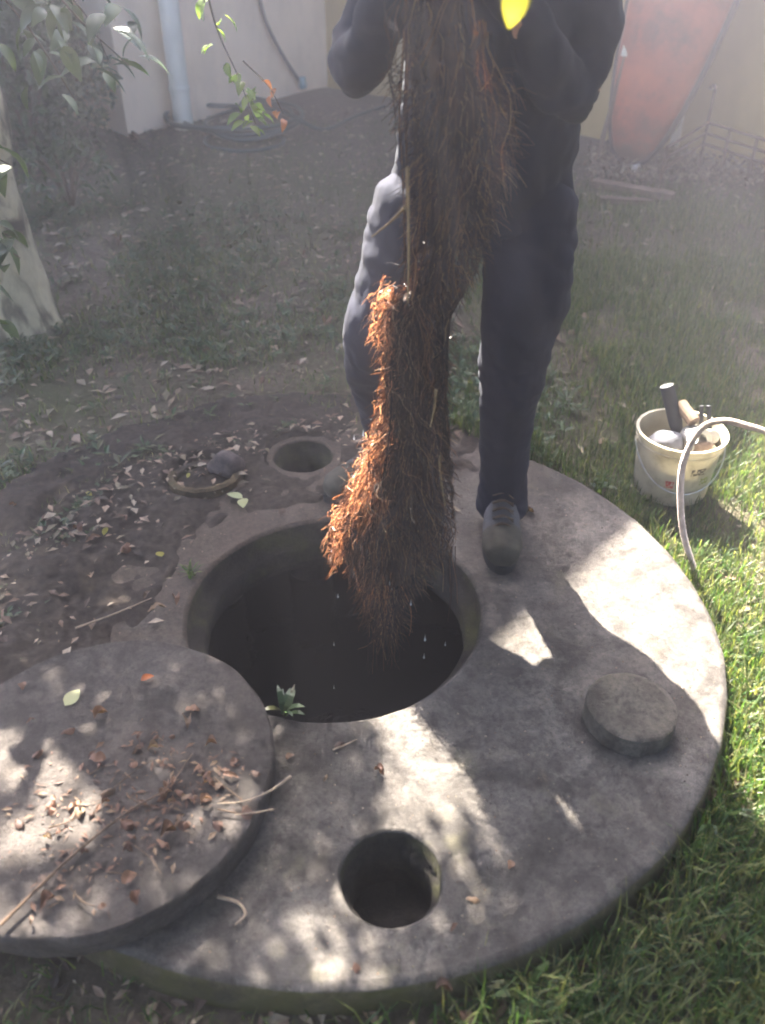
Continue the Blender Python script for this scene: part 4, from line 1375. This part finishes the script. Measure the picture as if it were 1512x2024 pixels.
for sx in (-1, 1):
    w = MB(); w.lathe([(0.0, 0.0), (0.010, 0.0), (0.010, 0.006), (0, 0.006)], 14)
    o = w.build('handle_lug', M['bucket'], bucket)
    o.matrix_parent_inverse = Matrix.Identity(4)
    o.location = (sx * (BR + 0.001), 0, BH - 0.03)
    o.rotation_euler = (0, R(90 * sx), 0)
# worn print on the front of the bucket
def print_patch(name, m, a0, a1, z0, z1, seed):
    w = MB()
    vs, fs = [], []
    na_, nz_ = 14, 6
    for j in range(nz_ + 1):
        for i in range(na_ + 1):
            a = R(lerp(a0, a1, i / na_)); z = lerp(z0, z1, j / nz_)
            r = lerp(0.112, BR - 0.004, (z - 0.010) / (BH - 0.045)) + 0.0012
            vs.append((BK.x + r * math.cos(a), BK.y + r * math.sin(a), BK.z + z))
    for j in range(nz_):
        for i in range(na_):
            if noise.noise(Vector((i * 0.45 + seed, j * 0.6, 0))) > -0.12:
                q = j * (na_ + 1) + i
                fs.append((q, q + 1, q + na_ + 2, q + na_ + 1))
    w.add(vs, fs)
    w.build(name, m, bucket, True)
print_patch('red_print', M['red_print'], -118, -106, 0.075, 0.10, 1)
print_patch('dark_print', M['dark_print'], -86, -64, 0.125, 0.148, 4)
print_patch('green_print', M['green_print'], -68, -52, 0.085, 0.11, 9)

def inb(dx, dy, dz): return BK + Vector((dx, dy, dz))
# hammer-like tool leaning out to the back
t_ = tag(empty('mallet', inb(0.02, 0.0, 0.05)), 'black handled tool sticking up out of the cream bucket', 'mallet')
w = MB(); w.tube(spline([inb(0.045, 0.02, 0.06), inb(-0.005, 0.055, 0.21), inb(-0.045, 0.085, 0.32)], 6), [0.018] * 6 + [0.021] * 7, 12); w.build('handle', M['black_tool'], t_, True)
w = MB(); w.tube([inb(0.035, 0.012, 0.235), inb(0.005, 0.075, 0.262)], [0.020, 0.020], 14); w.build('head', M['tan_wood'], t_)
o = rock('rag', inb(-0.045, -0.012, 0.175), (0.058, 0.05, 0.035), M['grey_rag'], 'crumpled grey rag stuffed in the cream bucket', 'rag', 5)
w = MB(); w.lathe([(0.022, -0.03), (0.038, -0.03), (0.038, 0.03), (0.022, 0.03)], 24, (0, 0, 0), 0, 0, True)
o = w.build('tape_roll', M['white_plastic'], None, True); o.location = inb(0.042, -0.010, 0.19); o.rotation_euler = (R(70), R(20), 0)
tag(o, 'white roll of tape lying in the cream bucket', 'tape roll')
t_ = tag(empty('pliers', inb(0.07, 0.02, 0.1)), 'dark metal pliers standing upright in the cream bucket', 'pliers')
for q in (-1, 1):
    w = MB(); w.tube(spline([inb(0.085 + q * 0.004, 0.0, 0.06), inb(0.082 + q * 0.014, 0.02, 0.18), inb(0.072 + q * 0.010, 0.05, 0.27)], 5), 0.007, 8); w.build('handle', M['black_tool'], t_, True)
o = rock('scrap_block', inb(0.06, -0.045, 0.165), (0.04, 0.03, 0.03), M['tan_wood'], 'brown scrap of wood in the front of the bucket', 'wood scrap', 8)
w = MB(); w.lathe([(0, -0.035), (0.02, -0.035), (0.024, 0.0), (0.02, 0.035), (0, 0.035)], 18)
o = w.build('pipe_fitting', M['white_plastic'], None, True); o.location = inb(0.098, 0.012, 0.185); o.rotation_euler = (R(60), R(-25), 0)
tag(o, 'small white pipe fitting at the bucket right side', 'pipe fitting')

# drain cleaning cable arching over the bucket into the grass
cp = [at(1398, 1190, 1.80), at(1378, 1140, 1.84), at(1352, 1060, 1.88), at(1345, 980, 1.90), at(1352, 910, 1.91), at(1385, 848, 1.92), at(1425, 832, 1.92), at(1470, 840, 1.91), at(1530, 862, 1.88), at(1640, 935, 1.80), at(1760, 1060, 1.70)]
pts = spline(cp, 40)
w = MB()
rs = [0.0098 + 0.0016 * math.sin(i * 2.1) for i in range(len(pts))]
fine = spline(pts[::4], 12)
rs = [0.0078 + 0.0012 * math.cos(i * math.pi / 1.5) for i in range(len(fine))]
w.tube(fine, rs, 12)
tag(w.build('drain_cable', M['steel'], None, True), 'coiled steel drain cleaning cable arching beside the bucket', 'cable')

# ------------------------------------------------------------------ along the house
# green garden hose in loops by the downpipe
def gpt(px, py, lift=0.015):
    # walk down the line of sight until it meets the soil
    d = at(px, py, 1.0) - Vector((0, 0, CAM_H))
    t, st_ = 1.0, 0.3
    while t < 12:
        p = Vector((0, 0, CAM_H)) + d * t
        if p.z < gz(p.x, p.y):
            if st_ < 0.005: break
            t -= st_; st_ *= 0.2
        t += st_
    p.z = gz(p.x, p.y) + lift
    return p
w = MB()
hc = []
c0 = gpt(470, 250)
for k in range(70):
    a = k * 0.36
    rx = 0.33 + 0.10 * math.sin(k * 0.21); ry = 0.36 + 0.12 * math.cos(k * 0.17)
    x, y = c0.x + rx * math.cos(a) + 0.12 * math.sin(k * 0.09), c0.y + ry * math.sin(a)
    hc.append(Vector((x, y, gz(x, y) + 0.014 + 0.020 * abs(math.sin(k * 0.5)) + 0.0009 * k)))
hc += [gpt(640, 262), gpt(700, 236), gpt(760, 215)]
w.tube(spline(hc, 3), 0.0125, 8)
tag(w.build('garden_hose', M['hose'], None, True), 'dark green garden hose coiled on the soil beside the downpipe', 'hose')
w = MB()
c0 = gpt(484, 285)
hc = []
for k in range(26):
    a = R(150) + R(270) * k / 25
    x, y = c0.x + 0.24 * math.cos(a), c0.y + 0.16 * math.sin(a)
    hc.append(Vector((x, y, gz(x, y) + 0.013)))
w.tube(spline(hc, 3), 0.0115, 8)
tag(w.build('garden_hose', M['hose'], None, True), 'loose single loop of green hose in front of the hose coil', 'hose')
# dark cable hanging down the wall to a pale blue fitting
w = MB()
cb = [(505, -60), (518, 20), (540, 75), (568, 125), (592, 160)]
def on_wallA(px, py, off=0.03):
    d = at(px, py, 1.0) - Vector((0, 0, CAM_H))
    n3 = Vector((AN.x, AN.y, 0)); p0 = Vector((P.x, P.y, 0)) + n3 * off
    t = n3.dot(p0 - Vector((0, 0, CAM_H))) / n3.dot(d)
    return Vector((0, 0, CAM_H)) + d * t
w.tube(spline([on_wallA(*q) for q in cb], 6), 0.012, 8)
wc = tag(w.build('wall_cable', M['cable_dark'], None, True), 'dark cable hanging in a curve down the cream wall', 'cable')
e = on_wallA(598, 166, 0.06)
w = MB(); w.lathe([(0, -0.03), (0.025, -0.03), (0.03, 0.0), (0.022, 0.012), (0.022, 0.045), (0, 0.045)], 16, e)
tag(w.build('hose_fitting', M['fitting'], None, True), 'pale blue hose fitting at the foot of the wall cable', 'fitting')

def on_wallB(px, py, off=0.03):
    d = at(px, py, 1.0) - Vector((0, 0, CAM_H))
    n3 = Vector((BN.x, BN.y, 0)); p0 = Vector((CRN.x, CRN.y, 0)) + n3 * off
    t = n3.dot(p0 - Vector((0, 0, CAM_H))) / n3.dot(d)
    return Vector((0, 0, CAM_H)) + d * t
# orange kayak stood on end against wall B
base = gpt(1238, 330, 0.0)
top = on_wallB(1452, -330, 0.20)
kd = (top - base).normalized()
LK = 2.5
side = Vector((BD.x, BD.y, 0)); side = (side - kd * side.dot(kd)).normalized()
out = side.cross(kd)
if out.dot(Vector((BN.x, BN.y, 0))) < 0: out = -out
kay = tag(empty('kayak', base), 'worn orange kayak stood on end against the yellow wall', 'kayak')
def kay_ring(t):
    f = math.sin(math.pi * min(1, max(0, t))) ** 0.42
    return f
hull, deck = MB(), MB()
vs, fs = [], []
nk, na = 36, 22
for i in range(nk + 1):
    t = i / nk
    f = max(0.03, kay_ring(t))
    c = base + kd * (LK * t)
    for k in range(na):
        a = 2 * math.pi * k / na
        ca, sa = math.cos(a), math.sin(a)
        vs.append(c + side * 0.29 * f * math.copysign(abs(ca) ** 0.75, ca) + out * 0.11 * f * math.copysign(abs(sa) ** 0.8, sa))
for i in range(nk):
    for k in range(na):
        a, b = i * na + k, i * na + (k + 1) % na
        fs.append((a, b, b + na, a + na))
fs += [tuple(range(na - 1, -1, -1)), tuple(nk * na + k for k in range(na))]
hull.add(vs, fs)
hull.build('hull', M['kayak'], kay, True)
for sg in (-1, 1):
    w = MB()
    pts = []
    for i in range(nk + 1):
        t = i / nk
        f = max(0.03, kay_ring(t))
        pts.append(base + kd * (LK * t) + side * sg * 0.292 * f)
    w.tube(pts, 0.022, 8)
    w.build('gunwale', M['kayak_edge'], kay, True)
# oar leaning to the left of the kayak
oar = tag(empty('oar', gpt(1178, 320)), 'pale oar leaning on the wall beside the orange kayak', 'oar')
sh0 = gpt(1178, 320, 0.0)
blade_lo = on_wallB(1237, 112, 0.40); blade_hi = on_wallB(1290, -60, 0.28)
w = MB(); w.tube([sh0, blade_lo + (blade_hi - blade_lo) * 0.1], 0.015, 10); w.build('shaft', M['timber'], oar, True)
bdv = (blade_hi - blade_lo).normalized()
sd = Vector((BD.x, BD.y, 0)); sd = (sd - bdv * sd.dot(bdv)).normalized(); nd = bdv.cross(sd)
w = MB(); vs, fs = [], []
Lb = 0.75
for i in range(9):
    t = i / 8
    ww = lerp(0.030, 0.058, sstep(0, 0.6, t))
    c = blade_lo + bdv * Lb * t
    for (u, v_) in ((-1, -0.3), (-1, 0.3), (0, 1), (1, 0.3), (1, -0.3), (0, -1)):
        vs.append(c + sd * ww * u + nd * 0.012 * v_)
for i in range(8):
    for k in range(6):
        a, b = i * 6 + k, i * 6 + (k + 1) % 6
        fs.append((a, b, b + 6, a + 6))
fs += [(5, 4, 3, 2, 1, 0), tuple(48 + k for k in range(6))]
w.add(vs, fs); w.build('blade', M['oar'], oar)

# rusty metal rack at the foot of wall B with a hooked rod
rk0 = gpt(1400, 318, 0.0)
rack = tag(empty('metal_rack', rk0), 'low rusty metal rack with three rails at the foot of the yellow wall', 'rack')
pc, pl, pr = on_wallB(1400, 242, 0.25), on_wallB(1318, 292, 0.65), on_wallB(1560, 292, 0.30)
for k in range(3):
    dz = Vector((0, 0, -0.055 * k))
    for e in (pl, pr):
        w = MB(); w.tube([pc + dz, e + dz], 0.008, 8); w.build('rail', M['rust'], rack, True)
for q in (0.0, 0.28, 0.62, 1.0):
    p = lerp(pc, pr, q)
    w = MB(); w.tube([p + Vector((0, 0, 0.01)), Vector((p.x, p.y, gz(p.x, p.y) - 0.02))], 0.009, 8); w.build('upright', M['rust'], rack, True)
p = pl
w = MB(); w.tube([p + Vector((0, 0, 0.01)), Vector((p.x, p.y, gz(p.x, p.y) - 0.02))], 0.009, 8); w.build('upright', M['rust'], rack, True)
hr = on_wallB(1398, 250, 0.22); ht = on_wallB(1412, 182, 0.16)
w = MB(); hk = [hr, lerp(hr, ht, 0.5), ht, ht + Vector((0.0, 0, 0.025)), ht + Vector((-0.02, -0.012, 0.035)), ht + Vector((-0.035, -0.02, 0.02))]
w.tube(spline(hk, 5), 0.008, 8)
w.build('hooked_rod', M['rust'], rack, True)

# timber offcuts and leaf heap
def plank(p0, p1, wdt, th, label, m='timber'):
    w = MB()
    d = (p1 - p0); L = d.length
    rot = d.to_track_quat('X', 'Z').to_matrix()
    w.box((p0 + p1) / 2, (L, wdt, th), rot)
    tag(w.build('plank', M[m]), label, 'plank')
plank(gpt(1170, 372, 0.03), gpt(1330, 400, 0.03), 0.07, 0.035, 'weathered timber plank on the grass behind the person')
plank(gpt(1185, 402, 0.02), gpt(1290, 408, 0.02), 0.05, 0.03, 'short dark timber offcut in front of the long plank')
rock('stone', gpt(1256, 340, 0.02), (0.03, 0.025, 0.022), M['white_stone'], 'small white stone near the foot of the kayak', seed=11)
hp_ = MB()
for _ in range(2600):
    px, py = random.uniform(1165, 1512), random.uniform(300, 372)
    if random.random() > 0.4 + 0.6 * sstep(372, 330, py): continue
    p = gpt(px, py, random.uniform(0.0, 0.05))
    scatter_leaf(hp_, p, rvec(), Vector((0, 0, 1)), random.uniform(0.03, 0.07), random.uniform(0.012, 0.03))
tag(hp_.build('leaf_heap', M['litter']), 'heap of dry leaves and debris below the kayak', 'leaf heap', kind='stuff')

# ------------------------------------------------------------------ branches that hang into the picture
def hanging(path, leaf_kind, n, size, spreadr, seed, rad=0.004, droop=0.8, name='branch', lname='leaf'):
    random.seed(seed)
    pts = spline(path, 8)
    w = MB()
    w.tube(pts, [lerp(rad, rad * 0.35, i / (len(pts) - 1)) for i in range(len(pts))], 7)
    br = w.build(name, M['twig'], tree, True)
    for k in range(n):
        t = random.uniform(0.15, 1.0) if leaf_kind == 'dark' else 1.0 - 0.75 * random.random() ** 1.7
        p = pts[int(t * (len(pts) - 1))] + rvec() * spreadr
        put_leaf(lname, leaf_kind, p, size * random.uniform(0.7, 1.25), random.uniform(0, 6.28), -random.uniform(0.2, 1.3) * droop, random.uniform(-0.8, 0.8), None).parent = br
    return br
# dark foliage in the top left corner
hanging([at(-120, -420, 2.3), at(40, -120, 2.35), at(140, 20, 2.4), at(255, 130, 2.45)], 'dark', 34, 0.085, 0.10, 1)
hanging([at(-200, -300, 2.5), at(-40, -60, 2.55), at(60, 60, 2.6), at(150, 200, 2.65)], 'dark', 42, 0.085, 0.13, 2)
hanging([at(-160, -250, 2.9), at(60, -80, 2.95), at(170, 30, 3.0), at(215, 120, 3.0)], 'dark', 36, 0.09, 0.13, 3)
# big leaves in front of the trunk
hanging([at(-260, 60, 2.0), at(-140, 200, 2.0), at(-40, 290, 2.0), at(25, 330, 2.0)], 'dark', 14, 0.10, 0.045, 4)
hanging([at(-240, 260, 2.0), at(-120, 400, 2.0), at(-20, 470, 2.0), at(40, 510, 2.0)], 'dark', 14, 0.10, 0.05, 5)
hanging([at(-200, 440, 2.1), at(-90, 560, 2.1), at(0, 640, 2.1)], 'dark', 14, 0.10, 0.06, 6)
# thin twig with the sunlit green leaves
hanging([at(330, -420, 2.5), at(400, -60, 2.55), at(430, 60, 2.6), at(470, 150, 2.62), at(505, 245, 2.62)], 'green', 40, 0.046, 0.04, 7, 0.0035)
br = hanging([at(480, 120, 2.62), at(530, 170, 2.62), at(560, 225, 2.62)], 'orange', 6, 0.034, 0.025, 8, 0.0025)
# one yellow leaf hanging close by at the top edge
yb = MB()
pts = spline([at(960, -520, 1.0), at(1000, -260, 1.02), at(1020, -60, 1.03), at(1025, -30, 1.03)], 8)
yb.tube(pts, 0.0016, 6)
ybo = yb.build('branch', M['twig'], tree, True)
o = bpy.data.objects.new('leaf', LM['yellow']); COL.objects.link(o); o.parent = ybo
a_, b_ = at(1030, -40, 1.03), at(1006, 56, 1.03)
dv = (b_ - a_)
o.location = a_
ya = dv.normalized(); za = (Vector((0, 0, CAM_H)) - a_); za = (za - ya * za.dot(ya)).normalized(); xa_ = ya.cross(za)
o.rotation_euler = Matrix((xa_, ya, za)).transposed().to_euler()
o.scale = (dv.length * 1.5, dv.length, dv.length)
random.seed(99)

# ------------------------------------------------------------------ fallen leaves one can pick out
def lid_label(px, py):
    a = 'back' if py < 1480 else ('middle' if py < 1660 else 'front')
    b = 'left side' if px < 170 else ('centre' if px < 330 else 'right side')
    return 'curled dry brown leaf on the large lid, %s, %s' % (a, b)
def fallen(px, py, z, kind, size, label, group=None, yaw=None):
    p = ground_at(px, py, z) if z is not None else gpt(px, py, 0.006)
    o = put_leaf('fallen_leaf', kind, p, size, random.uniform(0, 6.28) if yaw is None else yaw, random.uniform(-0.05, 0.2), random.uniform(-0.35, 0.35))
    tag(o, label, 'leaf', group)
    return o
for (px, py) in ((40, 1350), (70, 1420), (85, 1480), (185, 1420), (150, 1440), (280, 1475), (300, 1465), (265, 1490), (110, 1580), (100, 1610), (370, 1570), (385, 1590), (365, 1610), (250, 1650), (262, 1640), (290, 1590), (230, 1560), (200, 1590), (160, 1690), (110, 1770),
                 (60, 1830), (455, 1510), (440, 1530), (395, 1510), (395, 1405), (370, 1420), (405, 1545), (480, 1590), (350, 1640), (310, 1660), (240, 1745), (270, 1790), (30, 1620), (210, 1500), (420, 1620), (330, 1560), (345, 1585), (375, 1630)):
    fallen(px, py, LIDZ + 0.004, random.choice(DRY), random.uniform(0.016, 0.036), lid_label(px, py), 'dry leaves on the lid')
for _ in range(34):
    cx_, cy_, sp = random.choice([(370, 1580, 45), (270, 1640, 45), (300, 1480, 30), (420, 1530, 40), (110, 1600, 50), (230, 1570, 50), (150, 1720, 55)])
    qx, qy = random.gauss(cx_, sp), random.gauss(cy_, sp * 0.7)
    fallen(qx, qy, LIDZ + random.uniform(0.003, 0.012), random.choice(DRY), random.uniform(0.010, 0.028), lid_label(qx, qy), 'dry leaves on the lid')
fallen(128, 1395, LIDZ + 0.004, 'pale', 0.050, 'pale yellow leaf on the sunny back part of the large lid')
fallen(278, 1345, LIDZ + 0.004, 'orange', 0.030, 'single orange brown leaf on the shaded back edge of the large lid')
for (px, py) in ((565, 1500), (640, 1545), (920, 1775), (905, 1825), (660, 1480), (740, 1520), (1040, 1015), (700, 1900), (860, 1955), (1010, 1700)):
    fallen(px, py, TOPZ + 0.004, random.choice(DRY), random.uniform(0.018, 0.035), 'small dry brown leaf on the bare front or right of the slab', 'dry leaves on the slab')
for (px, py) in ((330, 1200), (345, 1180), (285, 1185), (120, 1070), (160, 1055), (110, 1130), (40, 1140), (90, 1015), (200, 1060), (60, 1080), (240, 1090), (20, 1010), (250, 1030), (130, 1100)):
    fallen(px, py, TOPZ + 0.022, random.choice(DRY), random.uniform(0.03, 0.055), 'dry brown leaf on the dirt left of the manhole', 'dry leaves left of the manhole')
a = ground_at(480, 985, TOPZ + 0.012)
for k, (nm, yw) in enumerate((('upper', 1.2), ('left', 3.3))):
    o = put_leaf('fallen_leaf', 'pale', a, 0.055, yw, 0.1, 0.1)
    tag(o, 'pale green leaf behind the manhole, the %s one of a touching pair' % nm, 'leaf')
fallen(320, 1100, TOPZ + 0.02, 'yel2', 0.028, 'round yellow leaf on the dirt left of the manhole')
fallen(182, 980, TOPZ + 0.02, 'yellow', 0.035, 'yellow leaf on the dirt near the left edge')
fallen(205, 1058, TOPZ + 0.02, 'yellow', 0.04, 'long yellow leaf on the dirt further left of the manhole')
fallen(0, 1120, TOPZ + 0.01, 'pale', 0.07, 'pale leaf cut by the left edge of the picture')
fallen(370, 945, TOPZ + 0.05, 'yellow', 0.030, 'yellow green leaf standing at the clay collar')
fallen(460, 880, None, 'dry2', 0.05, 'brown leaf on the soil behind the clay collar')
for (px, py) in ((260, 278), (560, 372), (460, 358), (300, 330), (600, 500), (465, 590), (640, 640), (400, 700), (300, 640), (620, 560), (540, 640), (360, 560), (240, 480), (520, 760), (430, 660), (580, 720)):
    fallen(px, py, None, random.choice(DRY), random.uniform(0.04, 0.07), 'dry tan leaf on the bare soil behind the tank', 'leaves on the soil behind')
for (px, py) in ((1130, 665), (1400, 770), (1310, 540), (1180, 880), (1240, 620), (1440, 640)):
    fallen(px, py, None, 'dry2', 0.05, 'dry leaf lying on the lawn behind the bucket', 'leaves on the lawn')
fallen(1082, 2018, 0.0, 'orange', 0.05, 'orange brown leaf on the grass at the bottom edge')
# twigs lying on the lid and slab
def stalk_paths():
    out = []
    for _ in range(9):
        x, y = random.uniform(40, 440), random.uniform(1480, 1760)
        a = random.uniform(-0.9, 0.9); L = random.uniform(50, 120)
        out.append([(x, y), (x + L * 0.5 * math.cos(a) + random.uniform(-8, 8), y - L * 0.5 * math.sin(a) + random.uniform(-8, 8)), (x + L * math.cos(a), y - L * math.sin(a))])
    return out
def twig(pp, z, r_, label, m='twig', group=None):
    w = MB()
    pts = spline([ground_at(px, py, z) + Vector((0, 0, random.uniform(0, 0.006))) for px, py in pp], 6)
    w.tube(pts, [lerp(r_, r_ * 0.4, i / (len(pts) - 1)) for i in range(len(pts))], 6)
    tag(w.build('twig', M[m], None, True), label, 'twig', group)
for pp_ in stalk_paths():
    twig(pp_, LIDZ + 0.004, 0.0016, 'thin dry leaf stalk among the leaves on the large lid', 'twig', 'stalks on the lid')
twig([(0, 1830), (70, 1765), (130, 1705), (175, 1665)], LIDZ + 0.006, 0.0035, 'long dark twig lying across the left of the large lid')
twig([(60, 1770), (150, 1690), (250, 1610), (330, 1560), (380, 1490)], LIDZ + 0.006, 0.003, 'long thin twig among leaves in the middle of the large lid')
twig([(575, 1535), (530, 1568), (480, 1585), (430, 1590)], LIDZ + 0.008, 0.0028, 'pale twig sticking out over the right rim of the large lid', 'twig_pale')
twig([(540, 1600), (500, 1608), (465, 1612)], LIDZ + 0.006, 0.002, 'short twig on the right rim of the large lid', 'twig_pale')
twig([(430, 1775), (470, 1785), (485, 1810), (465, 1828)], TOPZ + 0.006, 0.004, 'crooked tan twig on the slab below the large lid', 'twig_pale')
twig([(658, 1482), (690, 1470), (705, 1462)], TOPZ + 0.005, 0.002, 'thin pale straw on the slab in front of the manhole', 'twig_pale')
twig([(150, 1245), (230, 1215), (300, 1185)], TOPZ + 0.02, 0.003, 'thin stick on the dirt left of the manhole', 'twig_pale')

# weeds at the manhole rim and the slab edge
def tuft(p, n, hgt, m, label, wid=0.006, lean=0.05):
    w = MB()
    for k in range(n):
        a = random.uniform(0, 6.28)
        d = Vector((math.cos(a), math.sin(a), 0))
        s_ = Vector((-d.y, d.x, 0)) * wid * random.uniform(0.6, 1.1)
        q = p + rvec() * 0.012; q.z = p.z
        L = hgt * random.uniform(0.6, 1.1)
        pts = [q, q + d * lean * 0.3 + Vector((0, 0, L * 0.5)), q + d * lean * 0.8 + Vector((0, 0, L * 0.85)), q + d * lean * 1.3 + Vector((0, 0, L * 0.9))]
        ws = [0.6, 1.0, 0.8, 0.0]
        vs = []
        for pt, wv in zip(pts, ws):
            vs += [pt - s_ * wv, pt + s_ * wv]
        w.add(vs, [(0, 1, 3, 2), (2, 3, 5, 4), (4, 5, 7, 6)])
    tag(w.build('weed', M[m]), label, 'weed')
tuft(ground_at(565, 1408, TOPZ), 9, 0.05, 'weed', 'small grey green weed growing on the near rim of the manhole', 0.008, 0.04)
tuft(ground_at(380, 1140, TOPZ), 16, 0.04, 'grass', 'small grass tuft at the left rim of the manhole', 0.003, 0.03)
tuft(ground_at(1030, 1990, 0.0), 12, 0.11, 'grass', 'broad bladed grass tuft at the front edge of the slab', 0.008, 0.05)
tuft(ground_at(1400, 1640, 0.02), 8, 0.10, 'grass', 'grass tuft against the right front edge of the slab', 0.006, 0.06)
tuft(ground_at(1370, 1120, 0.02), 14, 0.07, 'grass', 'sunny grass tuft beside the end of the drain cable', 0.005, 0.05)

# ------------------------------------------------------------------ air: scattering veil added to stand in for lens glare
hz, t, b = mat('glare_haze')
t.nodes.remove(b)
pv = t.nodes.new('ShaderNodeVolumePrincipled')
pv.inputs['Color'].default_value = (0.90, 0.87, 1.0, 1)
pv.inputs['Density'].default_value = 0.055
pv.inputs['Anisotropy'].default_value = 0.80
t.links.new(pv.outputs[0], t.nodes['Material Output'].inputs['Volume'])
hz.cycles.homogeneous_volume = True
w = MB()
w.box((0, 0, 2.0), (110, 110, 9.2))
tag(w.build('glare_haze', hz), 'thin veil added through the air to stand in for lens glare', 'glare_haze', kind='stuff')
